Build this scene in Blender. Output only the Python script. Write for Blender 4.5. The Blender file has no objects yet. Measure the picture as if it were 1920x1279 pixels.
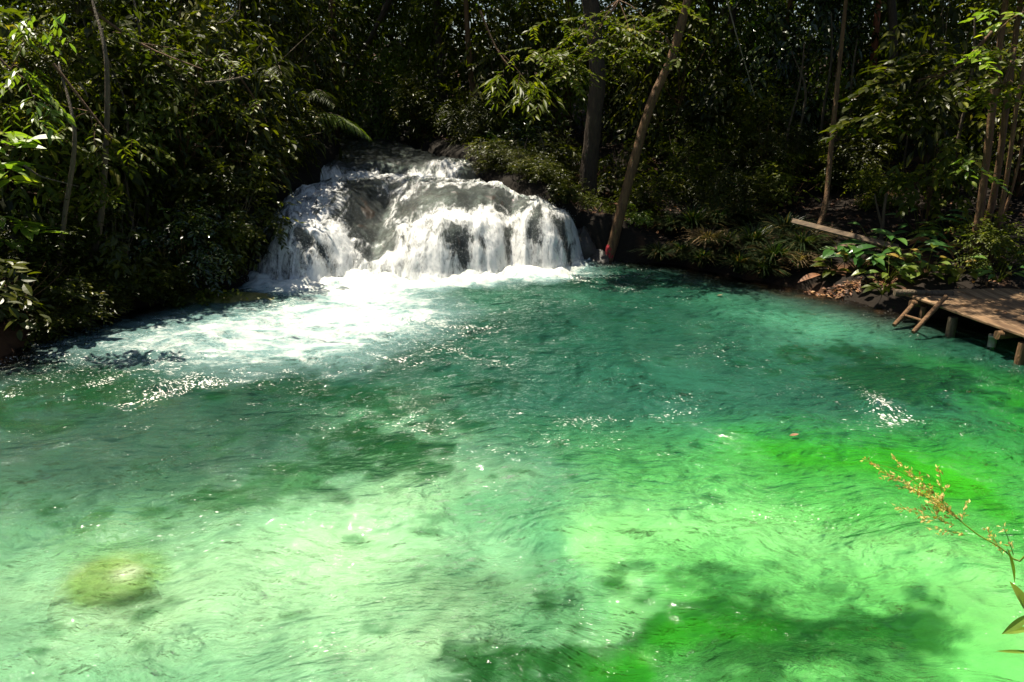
import bpy, math, random
import numpy as np
from mathutils import Vector
random.seed(7)
RNG = np.random.default_rng(11)
sc = bpy.context.scene
COL = sc.collection

# ------------------------------------------------------------------ camera, sky, sun, exposure
H = 3.5; PITCH = math.radians(17.7); FPX = 1507.0
cam = bpy.data.cameras.new('camera'); camo = bpy.data.objects.new('camera', cam); COL.objects.link(camo)
camo.location = (0, 0, H); camo.rotation_euler = (math.radians(90) - PITCH, 0, 0)
cam.sensor_width = 36; cam.lens = 36 * FPX / 1920; cam.clip_end = 500
sc.camera = camo
SUN = Vector((-0.31, 0.24, 0.92)).normalized()
w = bpy.data.worlds.new("World"); sc.world = w; w.use_nodes = True
wn = w.node_tree; bg = wn.nodes['Background']
sky = wn.nodes.new('ShaderNodeTexSky'); sky.sky_type = 'NISHITA'; sky.sun_disc = False
sky.sun_elevation = math.asin(SUN.z); sky.sun_rotation = math.atan2(SUN.x, SUN.y) % (2 * math.pi)
wn.links.new(sky.outputs[0], bg.inputs[0]); bg.inputs[1].default_value = 0.05
sl = bpy.data.lights.new('sun', 'SUN'); sl.energy = 5.0; sl.angle = math.radians(0.5); sl.color = (1.0, 0.92, 0.76)
so = bpy.data.objects.new('sun', sl); COL.objects.link(so)
so.rotation_euler = SUN.to_track_quat('Z', 'Y').to_euler(); so.location = (-8, 6, 20)
sc.view_settings.view_transform = 'Standard'; sc.view_settings.look = 'None'
sc.view_settings.exposure = 1.2; sc.view_settings.gamma = 1.0
cy = sc.cycles
cy.max_bounces = 8; cy.diffuse_bounces = 3; cy.glossy_bounces = 3; cy.transmission_bounces = 5
cy.transparent_max_bounces = 12; cy.volume_bounces = 1
cy.sample_clamp_indirect = 3.0; cy.use_denoising = True
cy.caustics_reflective = False; cy.caustics_refractive = True

# ------------------------------------------------------------------ pixel of the 1920 x 1279 photo -> ray
cp, sp = math.cos(PITCH), math.sin(PITCH)
def ray(px, py):
    a = (px - 960) / FPX; b = (639.5 - py) / FPX
    return np.array([a, cp + b * sp, -sp + b * cp])
def G(px, py, z=0.0):                      # point of the level z
    d = ray(px, py); return np.array([0, 0, H]) + d * ((z - H) / d[2])
def D(px, py, y):                          # point at ground distance y
    d = ray(px, py); return np.array([0, 0, H]) + d * (y / d[1])

# ------------------------------------------------------------------ noise
_perm = np.random.default_rng(3).random((256, 256))
def vnoise(x, y, seed=0):
    x = np.asarray(x, float) + seed * 17.31; y = np.asarray(y, float) + seed * 9.77
    xi = np.floor(x).astype(int); yi = np.floor(y).astype(int)
    u = x - xi; v = y - yi; u = u * u * u * (u * (u * 6 - 15) + 10); v = v * v * v * (v * (v * 6 - 15) + 10)
    g = lambda i, j: _perm[(xi + i) % 256, (yi + j) % 256]
    return ((g(0, 0) * (1 - u) + g(1, 0) * u) * (1 - v) + (g(0, 1) * (1 - u) + g(1, 1) * u) * v) * 2 - 1
def fbm(x, y, o=4, seed=0):
    s = 0; a = 1; n = 0
    for k in range(o):
        s = s + a * vnoise(x * 2 ** k, y * 2 ** k, seed + k * 3); n += a; a *= 0.5
    return s / n
def sst(a, b, x):
    t = np.clip((x - a) / (b - a), 0, 1); return t * t * (3 - 2 * t)

# ------------------------------------------------------------------ mesh helpers
def link(name, me, mat=None, parent=None):
    o = bpy.data.objects.new(name, me); COL.objects.link(o)
    if mat is not None and me is not None and not me.materials: me.materials.append(mat)
    if parent is not None: o.parent = parent
    return o
def tag(o, label=None, cat=None, group=None, kind=None):
    if label: o['label'] = label
    if cat: o['category'] = cat
    if group: o['group'] = group
    if kind: o['kind'] = kind
    return o
def thing(name, label, cat, loc=(0, 0, 0), rz=0, group=None):
    o = bpy.data.objects.new(name, None); COL.objects.link(o)
    o.location = [float(v) for v in loc]; o.rotation_euler = (0, 0, rz); o.empty_display_size = 0.2
    return tag(o, label, cat, group)
class MB:
    def __init__(s): s.v = []; s.f = []; s.a = []; s.n = 0
    def add(s, v, f, a=0.5):
        v = np.asarray(v, float).reshape(-1, 3); f = np.asarray(f, int).reshape(-1, 4)
        s.v.append(v); s.f.append(f + s.n); s.n += len(v)
        s.a.append(np.full(len(v), a) if np.isscalar(a) else np.asarray(a, float))
        return s
    def mesh(s, name, smooth=False, attr='var'):
        v = np.concatenate(s.v); f = np.concatenate(s.f); a = np.concatenate(s.a)
        me = bpy.data.meshes.new(name)
        me.vertices.add(len(v)); me.vertices.foreach_set('co', v.astype(np.float32).ravel())
        me.loops.add(len(f) * 4); me.loops.foreach_set('vertex_index', f.astype(np.int32).ravel())
        me.polygons.add(len(f)); me.polygons.foreach_set('loop_start', np.arange(0, len(f) * 4, 4, dtype=np.int32))
        at = me.attributes.new(attr, 'FLOAT', 'POINT'); at.data.foreach_set('value', a.astype(np.float32))
        me.polygons.foreach_set('use_smooth', np.full(len(f), smooth))
        me.update(calc_edges=True)
        return me
def catmull(P, n):
    P = np.asarray(P, float); Q = np.vstack([2 * P[0] - P[1], P, 2 * P[-1] - P[-2]]); out = []
    for i in range(1, len(Q) - 2):
        t = np.linspace(0, 1, n, endpoint=False)[:, None]
        a, b, c, d = Q[i - 1], Q[i], Q[i + 1], Q[i + 2]
        out.append(0.5 * ((2 * b) + (-a + c) * t + (2 * a - 5 * b + 4 * c - d) * t ** 2 + (-a + 3 * b - 3 * c + d) * t ** 3))
    out.append(P[-1:]); return np.vstack(out)
def tube(mb, P, R, sides=8, n=4, rough=0.0, a=0.5, cap=True, smoothpath=True):
    """tapered round limb along P with radii R"""
    P = np.asarray(P, float)
    if np.isscalar(R): R = [R] * len(P)
    if smoothpath and len(P) > 1:
        u0 = np.linspace(0, 1, len(P)); P = catmull(P, n); R = np.interp(np.linspace(0, 1, len(P)), u0, R)
    R = np.asarray(R, float)
    T = np.gradient(P, axis=0); T /= np.linalg.norm(T, axis=1)[:, None] + 1e-9
    ref = np.array([0.3, 0.9, 0.1]) if abs(T[0][2]) > 0.6 else np.array([0, 0, 1.0])
    A = np.cross(T, ref); A /= np.linalg.norm(A, axis=1)[:, None] + 1e-9; B = np.cross(T, A)
    th = np.linspace(0, 2 * np.pi, sides, endpoint=False)
    m = len(P)
    rr = R[:, None] * (1 + rough * vnoise(th[None, :] * 1.3 + 5, np.arange(m)[:, None] * 0.7, int(abs(P[0][0]) * 10) % 50))
    V = P[:, None, :] + rr[..., None] * (np.cos(th)[None, :, None] * A[:, None, :] + np.sin(th)[None, :, None] * B[:, None, :])
    V = V.reshape(-1, 3); F = []
    i = np.arange(m - 1)[:, None] * sides; j = np.arange(sides)[None, :]; k = (j + 1) % sides
    F = np.stack([i + j, i + k, i + sides + k, i + sides + j], -1).reshape(-1, 4)
    mb.add(V, F, a)
    if cap:
        for e, c in ((0, P[0]), (m - 1, P[-1])):
            vv = np.vstack([V[e * sides:(e + 1) * sides], c[None]])
            ff = [[q, (q + 1) % sides, sides, sides] for q in range(sides)]
            ff = [[q, (q + 1) % sides, (q + 2) % sides, sides] for q in range(0, sides, 2)]
            mb.add(vv, ff, a)
def leaves(mb, pos, d, up, L, W, K=2, fold=0.18, curl=0.15, a=None, prof=None):
    """one folded, curling blade per row of pos: d = pointing direction, up = face normal"""
    n = len(pos); pos = np.asarray(pos, float)
    d = d / (np.linalg.norm(d, axis=1)[:, None] + 1e-9)
    s_ = np.cross(d, up); s_ /= np.linalg.norm(s_, axis=1)[:, None] + 1e-9
    up = np.cross(s_, d)
    L = np.broadcast_to(L, (n,)); W = np.broadcast_to(W, (n,))
    st = np.linspace(0, 1, K + 1)
    if prof is None:
        wd = {1: [0.5, 0.5], 2: [0.06, 1, 0.02], 3: [0.06, 0.95, 0.8, 0.02], 4: [0.05, 0.75, 1, 0.7, 0.01], 5: [.05, .7, 1, .95, .6, .01], 6: [.05, .6, .92, 1, .85, .5, .01]}[K]
    else: wd = prof
    V = np.zeros((n, K + 1, 3, 3))
    for k, (t, wk) in enumerate(zip(st, wd)):
        mid = pos + d * (L * t)[:, None] - up * (curl * L * t * t)[:, None]
        V[:, k, 1] = mid
        for q, sg in ((0, -1), (2, 1)):
            V[:, k, q] = mid + s_ * (sg * 0.5 * W * wk)[:, None] + up * (fold * W * wk)[:, None]
    F = []
    for k in range(K):
        b = k * 3
        F += [[b, b + 1, b + 4, b + 3], [b + 1, b + 2, b + 5, b + 4]]
    F = np.array(F)[None] + (np.arange(n) * (K + 1) * 3)[:, None, None]
    if a is None: a = RNG.random(n)
    mb.add(V.reshape(-1, 3), F.reshape(-1, 4), np.repeat(a, (K + 1) * 3))
def unit(v): return v / (np.linalg.norm(v, axis=-1, keepdims=True) + 1e-9)

# ------------------------------------------------------------------ materials
def mat(name):
    m = bpy.data.materials.new(name); m.use_nodes = True; nt = m.node_tree; nt.nodes.clear()
    out = nt.nodes.new('ShaderNodeOutputMaterial')
    def N(t, **kw):
        n = nt.nodes.new(t)
        for k, v in kw.items():
            if k in n.inputs: n.inputs[k].default_value = v
            elif hasattr(n, k): setattr(n, k, v)
        return n
    return m, nt, out, N, nt.links.new
def ramp(N, stops):
    r = N('ShaderNodeValToRGB'); e = r.color_ramp.elements
    while len(e) > 1: e.remove(e[-1])
    e[0].position = stops[0][0]; e[0].color = (*stops[0][1], 1)
    for p, c in stops[1:]:
        x = e.new(p); x.color = (*c, 1)
    return r
def leaf_mat(name, stops, trans=0.35, rough=0.38, spec=0.5, tcol=1.6):
    m, nt, out, N, Lk = mat(name)
    at = N('ShaderNodeAttribute', attribute_name='var'); r = ramp(N, stops); Lk(at.outputs['Fac'], r.inputs[0])
    geo = N('ShaderNodeTexCoord'); nz = N('ShaderNodeTexNoise', Scale=30.0, Detail=2.0); Lk(geo.outputs['Object'], nz.inputs['Vector'])
    mx = N('ShaderNodeMix', data_type='RGBA', blend_type='MULTIPLY'); mx.inputs[0].default_value = 0.5
    Lk(r.outputs[0], mx.inputs[6]); r2 = ramp(N, [(0.3, (0.6, 0.6, 0.6)), (0.7, (1.3, 1.3, 1.3))]); Lk(nz.outputs['Fac'], r2.inputs[0]); Lk(r2.outputs[0], mx.inputs[7])
    p = N('ShaderNodeBsdfPrincipled', Roughness=rough); p.inputs['Specular IOR Level'].default_value = spec
    Lk(mx.outputs[2], p.inputs['Base Color'])
    tr = N('ShaderNodeBsdfTranslucent'); g = N('ShaderNodeMix', data_type='RGBA', blend_type='MULTIPLY'); g.inputs[0].default_value = 1
    Lk(mx.outputs[2], g.inputs[6]); g.inputs[7].default_value = (tcol * 1.0, tcol * 1.15, tcol * 0.35, 1); Lk(g.outputs[2], tr.inputs[0])
    ms = N('ShaderNodeMixShader'); ms.inputs[0].default_value = trans; Lk(p.outputs[0], ms.inputs[1]); Lk(tr.outputs[0], ms.inputs[2])
    Lk(ms.outputs[0], out.inputs[0]); return m
M = {}
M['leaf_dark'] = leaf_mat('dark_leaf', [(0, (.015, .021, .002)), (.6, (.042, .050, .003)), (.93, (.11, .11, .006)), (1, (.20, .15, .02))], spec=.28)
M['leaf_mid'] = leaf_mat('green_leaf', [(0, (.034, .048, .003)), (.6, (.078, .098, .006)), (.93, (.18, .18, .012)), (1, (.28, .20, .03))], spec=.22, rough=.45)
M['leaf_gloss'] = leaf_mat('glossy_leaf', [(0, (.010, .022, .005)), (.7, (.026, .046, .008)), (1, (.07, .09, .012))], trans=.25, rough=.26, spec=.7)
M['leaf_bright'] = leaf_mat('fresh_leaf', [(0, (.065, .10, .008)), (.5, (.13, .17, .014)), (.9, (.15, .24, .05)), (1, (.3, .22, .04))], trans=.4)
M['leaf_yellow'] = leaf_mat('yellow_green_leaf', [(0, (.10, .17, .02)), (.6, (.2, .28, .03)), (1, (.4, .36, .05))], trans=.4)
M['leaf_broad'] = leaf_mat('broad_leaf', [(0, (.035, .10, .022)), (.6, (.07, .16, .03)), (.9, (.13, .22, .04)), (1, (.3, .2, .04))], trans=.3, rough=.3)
M['litter'] = leaf_mat('dead_leaf', [(0, (.03, .013, .007)), (.5, (.09, .035, .014)), (.85, (.2, .08, .03)), (1, (.42, .24, .10))], trans=.1, rough=.6, tcol=1)
M['grass'] = leaf_mat('sedge_blade', [(0, (.010, .022, .005)), (.6, (.024, .048, .009)), (.85, (.06, .065, .015)), (1, (.2, .13, .05))], trans=.3, rough=.45)
M['drygrass'] = leaf_mat('dry_blade', [(0, (.10, .065, .03)), (1, (.30, .20, .09))], trans=.25, rough=.6)
M['redleaf'] = leaf_mat('rusty_leaf', [(0, (.16, .06, .02)), (.5, (.24, .12, .03)), (1, (.14, .18, .04))], trans=.35)
M['seed'] = leaf_mat('golden_seed', [(0, (.55, .36, .10)), (1, (.88, .68, .30))], trans=.4, rough=.6, tcol=1.2)
def bark_mat(name, c1, c2, c3=(.25, .25, .18), sc_=6, red=None):
    m, nt, out, N, Lk = mat(name)
    tc = N('ShaderNodeTexCoord'); mp = N('ShaderNodeMapping'); mp.inputs['Scale'].default_value = (1, 1, .25); Lk(tc.outputs['Object'], mp.inputs[0])
    n1 = N('ShaderNodeTexNoise', Scale=sc_ * 3.0, Detail=6.0, Roughness=.7); Lk(mp.outputs[0], n1.inputs[0])
    r = ramp(N, [(.3, c1), (.6, c2), (.78, c3)]); Lk(n1.outputs['Fac'], r.inputs[0])
    p = N('ShaderNodeBsdfPrincipled', Roughness=.8); Lk(r.outputs[0], p.inputs['Base Color'])
    n2 = N('ShaderNodeTexNoise', Scale=sc_ * 8.0, Detail=4.0); Lk(mp.outputs[0], n2.inputs[0])
    b = N('ShaderNodeBump', Strength=1.0, Distance=.03); Lk(n2.outputs['Fac'], b.inputs['Height']); Lk(b.outputs[0], p.inputs['Normal'])
    Lk(p.outputs[0], out.inputs[0]); return m
M['bark'] = bark_mat('brown_bark', (.045, .020, .007), (.15, .075, .026), (.25, .15, .06))
M['bark_dark'] = bark_mat('dark_bark', (.018, .010, .005), (.05, .030, .015), (.11, .08, .045))
M['bark_red'] = bark_mat('red_bark', (.12, .035, .015), (.30, .09, .035), (.45, .2, .1))
M['bark_pale'] = bark_mat('pale_bark', (.045, .031, .016), (.11, .078, .042), (.23, .18, .11))
M['paint_red'] = bark_mat('red_paint', (.25, .01, .015), (.4, .02, .03), (.3, .05, .04))
M['twig'] = bark_mat('grey_twig', (.10, .075, .05), (.24, .19, .13), (.4, .34, .25), 12)
M['root'] = bark_mat('wet_root', (.02, .012, .008), (.06, .035, .02), (.12, .07, .04))
def wood_mat(name, a, b_, c, axis=1):
    m, nt, out, N, Lk = mat(name)
    tc = N('ShaderNodeTexCoord'); mp = N('ShaderNodeMapping'); s = [14, 14, 14]; s[axis] = .8; mp.inputs['Scale'].default_value = s; Lk(tc.outputs['Object'], mp.inputs[0])
    n1 = N('ShaderNodeTexNoise', Scale=2.0, Detail=8.0, Roughness=.65); Lk(mp.outputs[0], n1.inputs[0])
    n3 = N('ShaderNodeTexNoise', Scale=1.7, Detail=3.0); Lk(tc.outputs['Object'], n3.inputs[0])
    r = ramp(N, [(.3, a), (.52, b_), (.72, c)]); Lk(n1.outputs['Fac'], r.inputs[0])
    r3 = ramp(N, [(.35, (.45, .38, .3)), (.6, (1, 1, 1))]); Lk(n3.outputs['Fac'], r3.inputs[0])
    mx = N('ShaderNodeMix', data_type='RGBA', blend_type='MULTIPLY'); mx.inputs[0].default_value = .8; Lk(r.outputs[0], mx.inputs[6]); Lk(r3.outputs[0], mx.inputs[7])
    p = N('ShaderNodeBsdfPrincipled', Roughness=.75); Lk(mx.outputs[2], p.inputs['Base Color'])
    b = N('ShaderNodeBump', Strength=.5, Distance=.01); Lk(n1.outputs['Fac'], b.inputs['Height']); Lk(b.outputs[0], p.inputs['Normal'])
    Lk(p.outputs[0], out.inputs[0]); return m
M['deck'] = wood_mat('weathered_deck_wood', (.06, .030, .013), (.19, .11, .052), (.38, .26, .14))
M['board'] = wood_mat('grey_board_wood', (.05, .032, .017), (.14, .09, .048), (.26, .18, .10), 0)
def rock_mat(name, stops, rough=.45, sc_=2.5, bump=.6):
    m, nt, out, N, Lk = mat(name)
    tc = N('ShaderNodeTexCoord'); n1 = N('ShaderNodeTexNoise', Scale=sc_, Detail=8.0, Roughness=.65); Lk(tc.outputs['Object'], n1.inputs[0])
    r = ramp(N, stops); Lk(n1.outputs['Fac'], r.inputs[0])
    n2 = N('ShaderNodeTexNoise', Scale=sc_ * 6, Detail=6.0, Roughness=.7); Lk(tc.outputs['Object'], n2.inputs[0])
    b = N('ShaderNodeBump', Strength=bump, Distance=.05); Lk(n2.outputs['Fac'], b.inputs['Height'])
    p = N('ShaderNodeBsdfPrincipled', Roughness=rough); Lk(r.outputs[0], p.inputs['Base Color']); Lk(b.outputs[0], p.inputs['Normal'])
    Lk(p.outputs[0], out.inputs[0]); return m
M['rock_wet'] = rock_mat('wet_brown_rock', [(.3, (.010, .008, .006)), (.5, (.028, .021, .016)), (.7, (.06, .048, .036))], .3)
M['rock_moss'] = rock_mat('mossy_rock', [(.3, (.03, .035, .008)), (.5, (.09, .10, .018)), (.7, (.18, .15, .04))], .5)
M['rock_sub'] = rock_mat('algae_rock', [(.3, (.12, .16, .03)), (.5, (.35, .42, .10)), (.68, (.75, .75, .35))], .6, 2.2)
M['rock_subdark'] = rock_mat('dark_algae_rock', [(.3, (.02, .05, .015)), (.5, (.05, .10, .03)), (.7, (.12, .18, .05))], .6)
m, nt, out, N, Lk = mat('white_pipe'); p = N('ShaderNodeBsdfPrincipled', Roughness=.4); p.inputs['Base Color'].default_value = (.5, .42, .33, 1); Lk(p.outputs[0], out.inputs[0]); M['pipe'] = m

# ------------------------------------------------------------------ the lie of the land
POOL = np.array([G(480, 533)[:2], G(330, 562)[:2], G(190, 600)[:2], G(90, 632)[:2], G(0, 672)[:2], [-7.4, 8.2], [-7.8, 5], [-7.5, 2.2], [-5, 1.2], [0, .9],
                 [5, 1.2], [8.5, 3], [9.6, 7], [9.2, 9.6], [8.3, 11.2], G(1790, 602)[:2], G(1700, 592)[:2], G(1600, 566)[:2], G(1500, 543)[:2], G(1400, 524)[:2], G(1280, 500)[:2],
                 G(1160, 487)[:2], [1.5, 16.7], [0.4, 16.6], [-1, 16], [-3, 16], [-4.9, 15.4]])
def polyinfo(x, y, P):
    """signed distance, positive outside"""
    x = np.asarray(x, float); y = np.asarray(y, float); best = np.full(x.shape, 1e9); ins = np.zeros(x.shape, bool)
    for i in range(len(P)):
        a = P[i]; b = P[(i + 1) % len(P)]; e = b - a
        t = np.clip(((x - a[0]) * e[0] + (y - a[1]) * e[1]) / (e @ e), 0, 1)
        best = np.minimum(best, np.hypot(x - a[0] - t * e[0], y - a[1] - t * e[1]))
        c = ((a[1] > y) != (b[1] > y)) & (x < (b[0] - a[0]) * (y - a[1]) / (b[1] - a[1] + 1e-12) + a[0]); ins ^= c
    return np.where(ins, -best, best)
XL = lambda y: np.interp(y, [14, 15.5, 17, 18, 20.5, 24, 30], [-4.95, -4.85, -4.75, -4.4, -4.5, -5.0, -7.0])
XR = lambda y: np.interp(y, [15, 16.8, 17.3, 18, 18.9, 19.6, 20.5, 24, 30], [1.35, 1.45, .55, -.25, -.75, -.75, -1.6, -2.9, -5.0])
def YB(x): return np.interp(x, [-5.2, -4.8, -4.4, -3.9, -3.5, -3.1, -2.75, -2.4, -1.9, -1.3, -.7, -.3, 0, .25, .6, 1.0, 1.25, 1.5], [15.0, 14.7, 14.35, 14.25, 14.45, 14.95, 15.15, 14.95, 14.72, 14.65, 14.8, 15.0, 15.4, 15.1, 15.15, 15.4, 15.8, 16.3]) + .05 * np.sin(x * 5) + .16 * fbm(np.asarray(x) * 2.3, np.asarray(x) * 0 + 3.3, 3, 9)
def zfall(x, y):
    """height of the rock ledge the stream runs over"""
    t = y - YB(x)
    h1 = np.interp(x, [-5, -4.3, -3.5, -2.8, -2.1, -1.4, -.7, -.1, .5, 1.1, 1.5], [.62, .90, .74, .80, .70, .92, .90, .78, 1.04, .9, .45])
    wd = np.interp(x, [-5, -4.2, -3.4, -3.05, -2.75, -2.4, -2, -.9, .5, 1.4], [.6, .7, .9, 1.4, 1.9, 1.4, .85, .7, .65, .8])
    z = h1 * np.sin(np.pi / 2 * np.clip(t / wd, 0, 1)) ** .85
    z = z + (np.interp(x, [-5, -1.2, -.2, .5, 1.0, 1.5], [1.34, 1.36, 1.30, 1.14, 1.0, .85]) - h1) * sst(.6, 3.1, t - (wd - .8))
    z = z + .10 * np.exp(-((x + .9) / .9) ** 2 - ((t - 2.2) / .6) ** 2) - .14 * np.exp(-((x + 2.75) / .35) ** 2 - ((t - 1.2) / .7) ** 2) + .10 * np.exp(-((x + 4.1) / .45) ** 2 - ((t - .6) / .35) ** 2) + .10 * np.exp(-((x - .5) / .35) ** 2 - ((t - .8) / .4) ** 2) - .10 * np.exp(-((x + .05) / .22) ** 2 - ((t - .8) / .5) ** 2)
    st = 19.2 + .35 * np.sin(x * 1.7 + .5) - .3 * np.exp(-((x + 1.2) / .5) ** 2)
    z = z + .27 * sst(0, .55, y - st) + .10 * np.exp(-((x + 3.3) / .8) ** 2 - ((y - 20.2) / .6) ** 2) + .02 * np.clip(y - 20, 0, 12)
    z = np.where(t < 0, -np.minimum(-t * 1.2, 1.2), z)
    return z + .05 * fbm(x * 1.5, y * 1.5, 3, 5) * sst(.2, .8, t)
def T(x, y):
    """terrain height"""
    x = np.asarray(x, float); y = np.asarray(y, float)
    d = polyinfo(x, y, POOL)
    left = sst(-3, -7, x)
    rise = (.22 + .08 * left) * (1 - np.exp(-np.clip(d, 0, None) / .22)) + (.20 + .05 * left) * np.clip(d, 0, 9) + .10 * np.clip(d - 9, 0, 40)
    near = sst(1.6, .2, y); rise = rise + near * 1.2 * sst(0, 1.2, d)
    out_ = rise + .10 * fbm(x * .9, y * .9, 4, 2) * sst(0, 1, d)
    depth = np.interp(y + .25 * x * sst(12, 6, y) - .4 * sst(-1, 2, x), [1, 4, 6, 7.4, 8.6, 11, 14], [.3, .38, .5, .8, 1.5, 2.1, 2.3])
    in_ = -depth * sst(0, 1.6, -d) - .05 + .10 * fbm(x * .8, y * .8, 4, 8) * sst(0, 1, -d)
    z = np.where(d > 0, out_, in_)
    # stream channel
    ch = np.maximum(XL(y) - x, x - XR(y))          # >0 beside the stream
    zf = zfall(np.clip(x, -4.9, 1.4), y)
    bank = zf + .05 + .30 * (1 - np.exp(-np.clip(ch, 0, None) / .25)) + .12 * np.clip(ch, 0, 3)
    wgt = sst(-.3, .05, d) * sst(2.2, .5, ch) * sst(-.1, .3, y - YB(np.clip(x, -4.9, 1.4)))
    z = np.where(y > 14.2, z * (1 - wgt) + np.maximum(bank, np.where(x < -3, z, bank)) * wgt, z)
    z = np.where((ch < 0) & (y > YB(np.clip(x, -4.9, 1.4)) - .3), zf - .35, z)
    return z
def hit(px, py, y0=3.0, y1=60.0):
    """where the ray through a photo pixel meets the land or the water"""
    d = ray(px, py); y = np.linspace(y0, y1, 1600); t = y / d[1]
    X = d[0] * t; Z = H + d[2] * t; g = np.maximum(T(X, y), np.where(True, -.0, 0))
    k = np.argmax(Z < g) if (Z < g).any() else len(y) - 1
    return np.array([X[k], y[k], float(g[k])])
def hitfall(px, py):
    d = ray(px, py); y = np.linspace(13.5, 30, 1500); t = y / d[1]; X = d[0] * t; Z = H + d[2] * t
    g = np.maximum(zfall(np.clip(X, -4.9, 1.4), y), 0); k = np.argmax(Z < g); return X[k], y[k]
def onland(x, y): return np.array([x, y, float(T(np.array([x]), np.array([y]))[0])])

# ------------------------------------------------------------------ ground sheet with pool bed
def gauss(X, Y, px, py, rx, ry, z=-.7, rot=0):
    c = G(px, py, z); a = G(px + rx, py, z); b = G(px, py - ry, z); wx = abs(a[0] - c[0]); wy = abs(b[1] - c[1])
    dx = X - c[0]; dy = Y - c[1]; cr, sr = math.cos(rot), math.sin(rot)
    u = dx * cr + dy * sr; v = -dx * sr + dy * cr
    return np.exp(-(u / wx) ** 2 - (v / wy) ** 2)
def graded(lo, hi, fine_lo, fine_hi, s_f, s_c):
    a = np.arange(lo, fine_lo, s_c); b = np.arange(fine_lo, fine_hi, s_f); c = np.arange(fine_hi, hi + s_c, s_c)
    return np.concatenate([a, b, c])
def gridmesh(name, xs, ys, zfun, keep=None, attrs={}, smooth=True):
    X, Y = np.meshgrid(xs, ys); Z = zfun(X, Y); nx, ny = len(xs), len(ys)
    i = np.arange(ny - 1)[:, None] * nx; j = np.arange(nx - 1)[None, :]
    F = np.stack([i + j, i + j + 1, i + nx + j + 1, i + nx + j], -1).reshape(-1, 4)
    if keep is not None:
        k = keep(X, Y).ravel(); F = F[k[F].all(1)]
        used = np.zeros(nx * ny, bool); used[F.ravel()] = True; idx = np.cumsum(used) - 1
    else: used = np.ones(nx * ny, bool); idx = np.arange(nx * ny)
    V = np.stack([X.ravel(), Y.ravel(), Z.ravel()], -1)[used]; F = idx[F]
    mb = MB(); mb.add(V, F, 0.0); me = mb.mesh(name, smooth)
    for an, fn in attrs.items():
        val = fn(X, Y)
        if val.ndim == 2:
            me.attributes.new(an, 'FLOAT', 'POINT').data.foreach_set('value', val.ravel()[used].astype(np.float32))
        else:
            c = np.concatenate([val.reshape(-1, 3)[used], np.ones((used.sum(), 1))], 1)
            me.attributes.new(an, 'FLOAT_COLOR', 'POINT').data.foreach_set('color', c.astype(np.float32).ravel())
    return me
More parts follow.
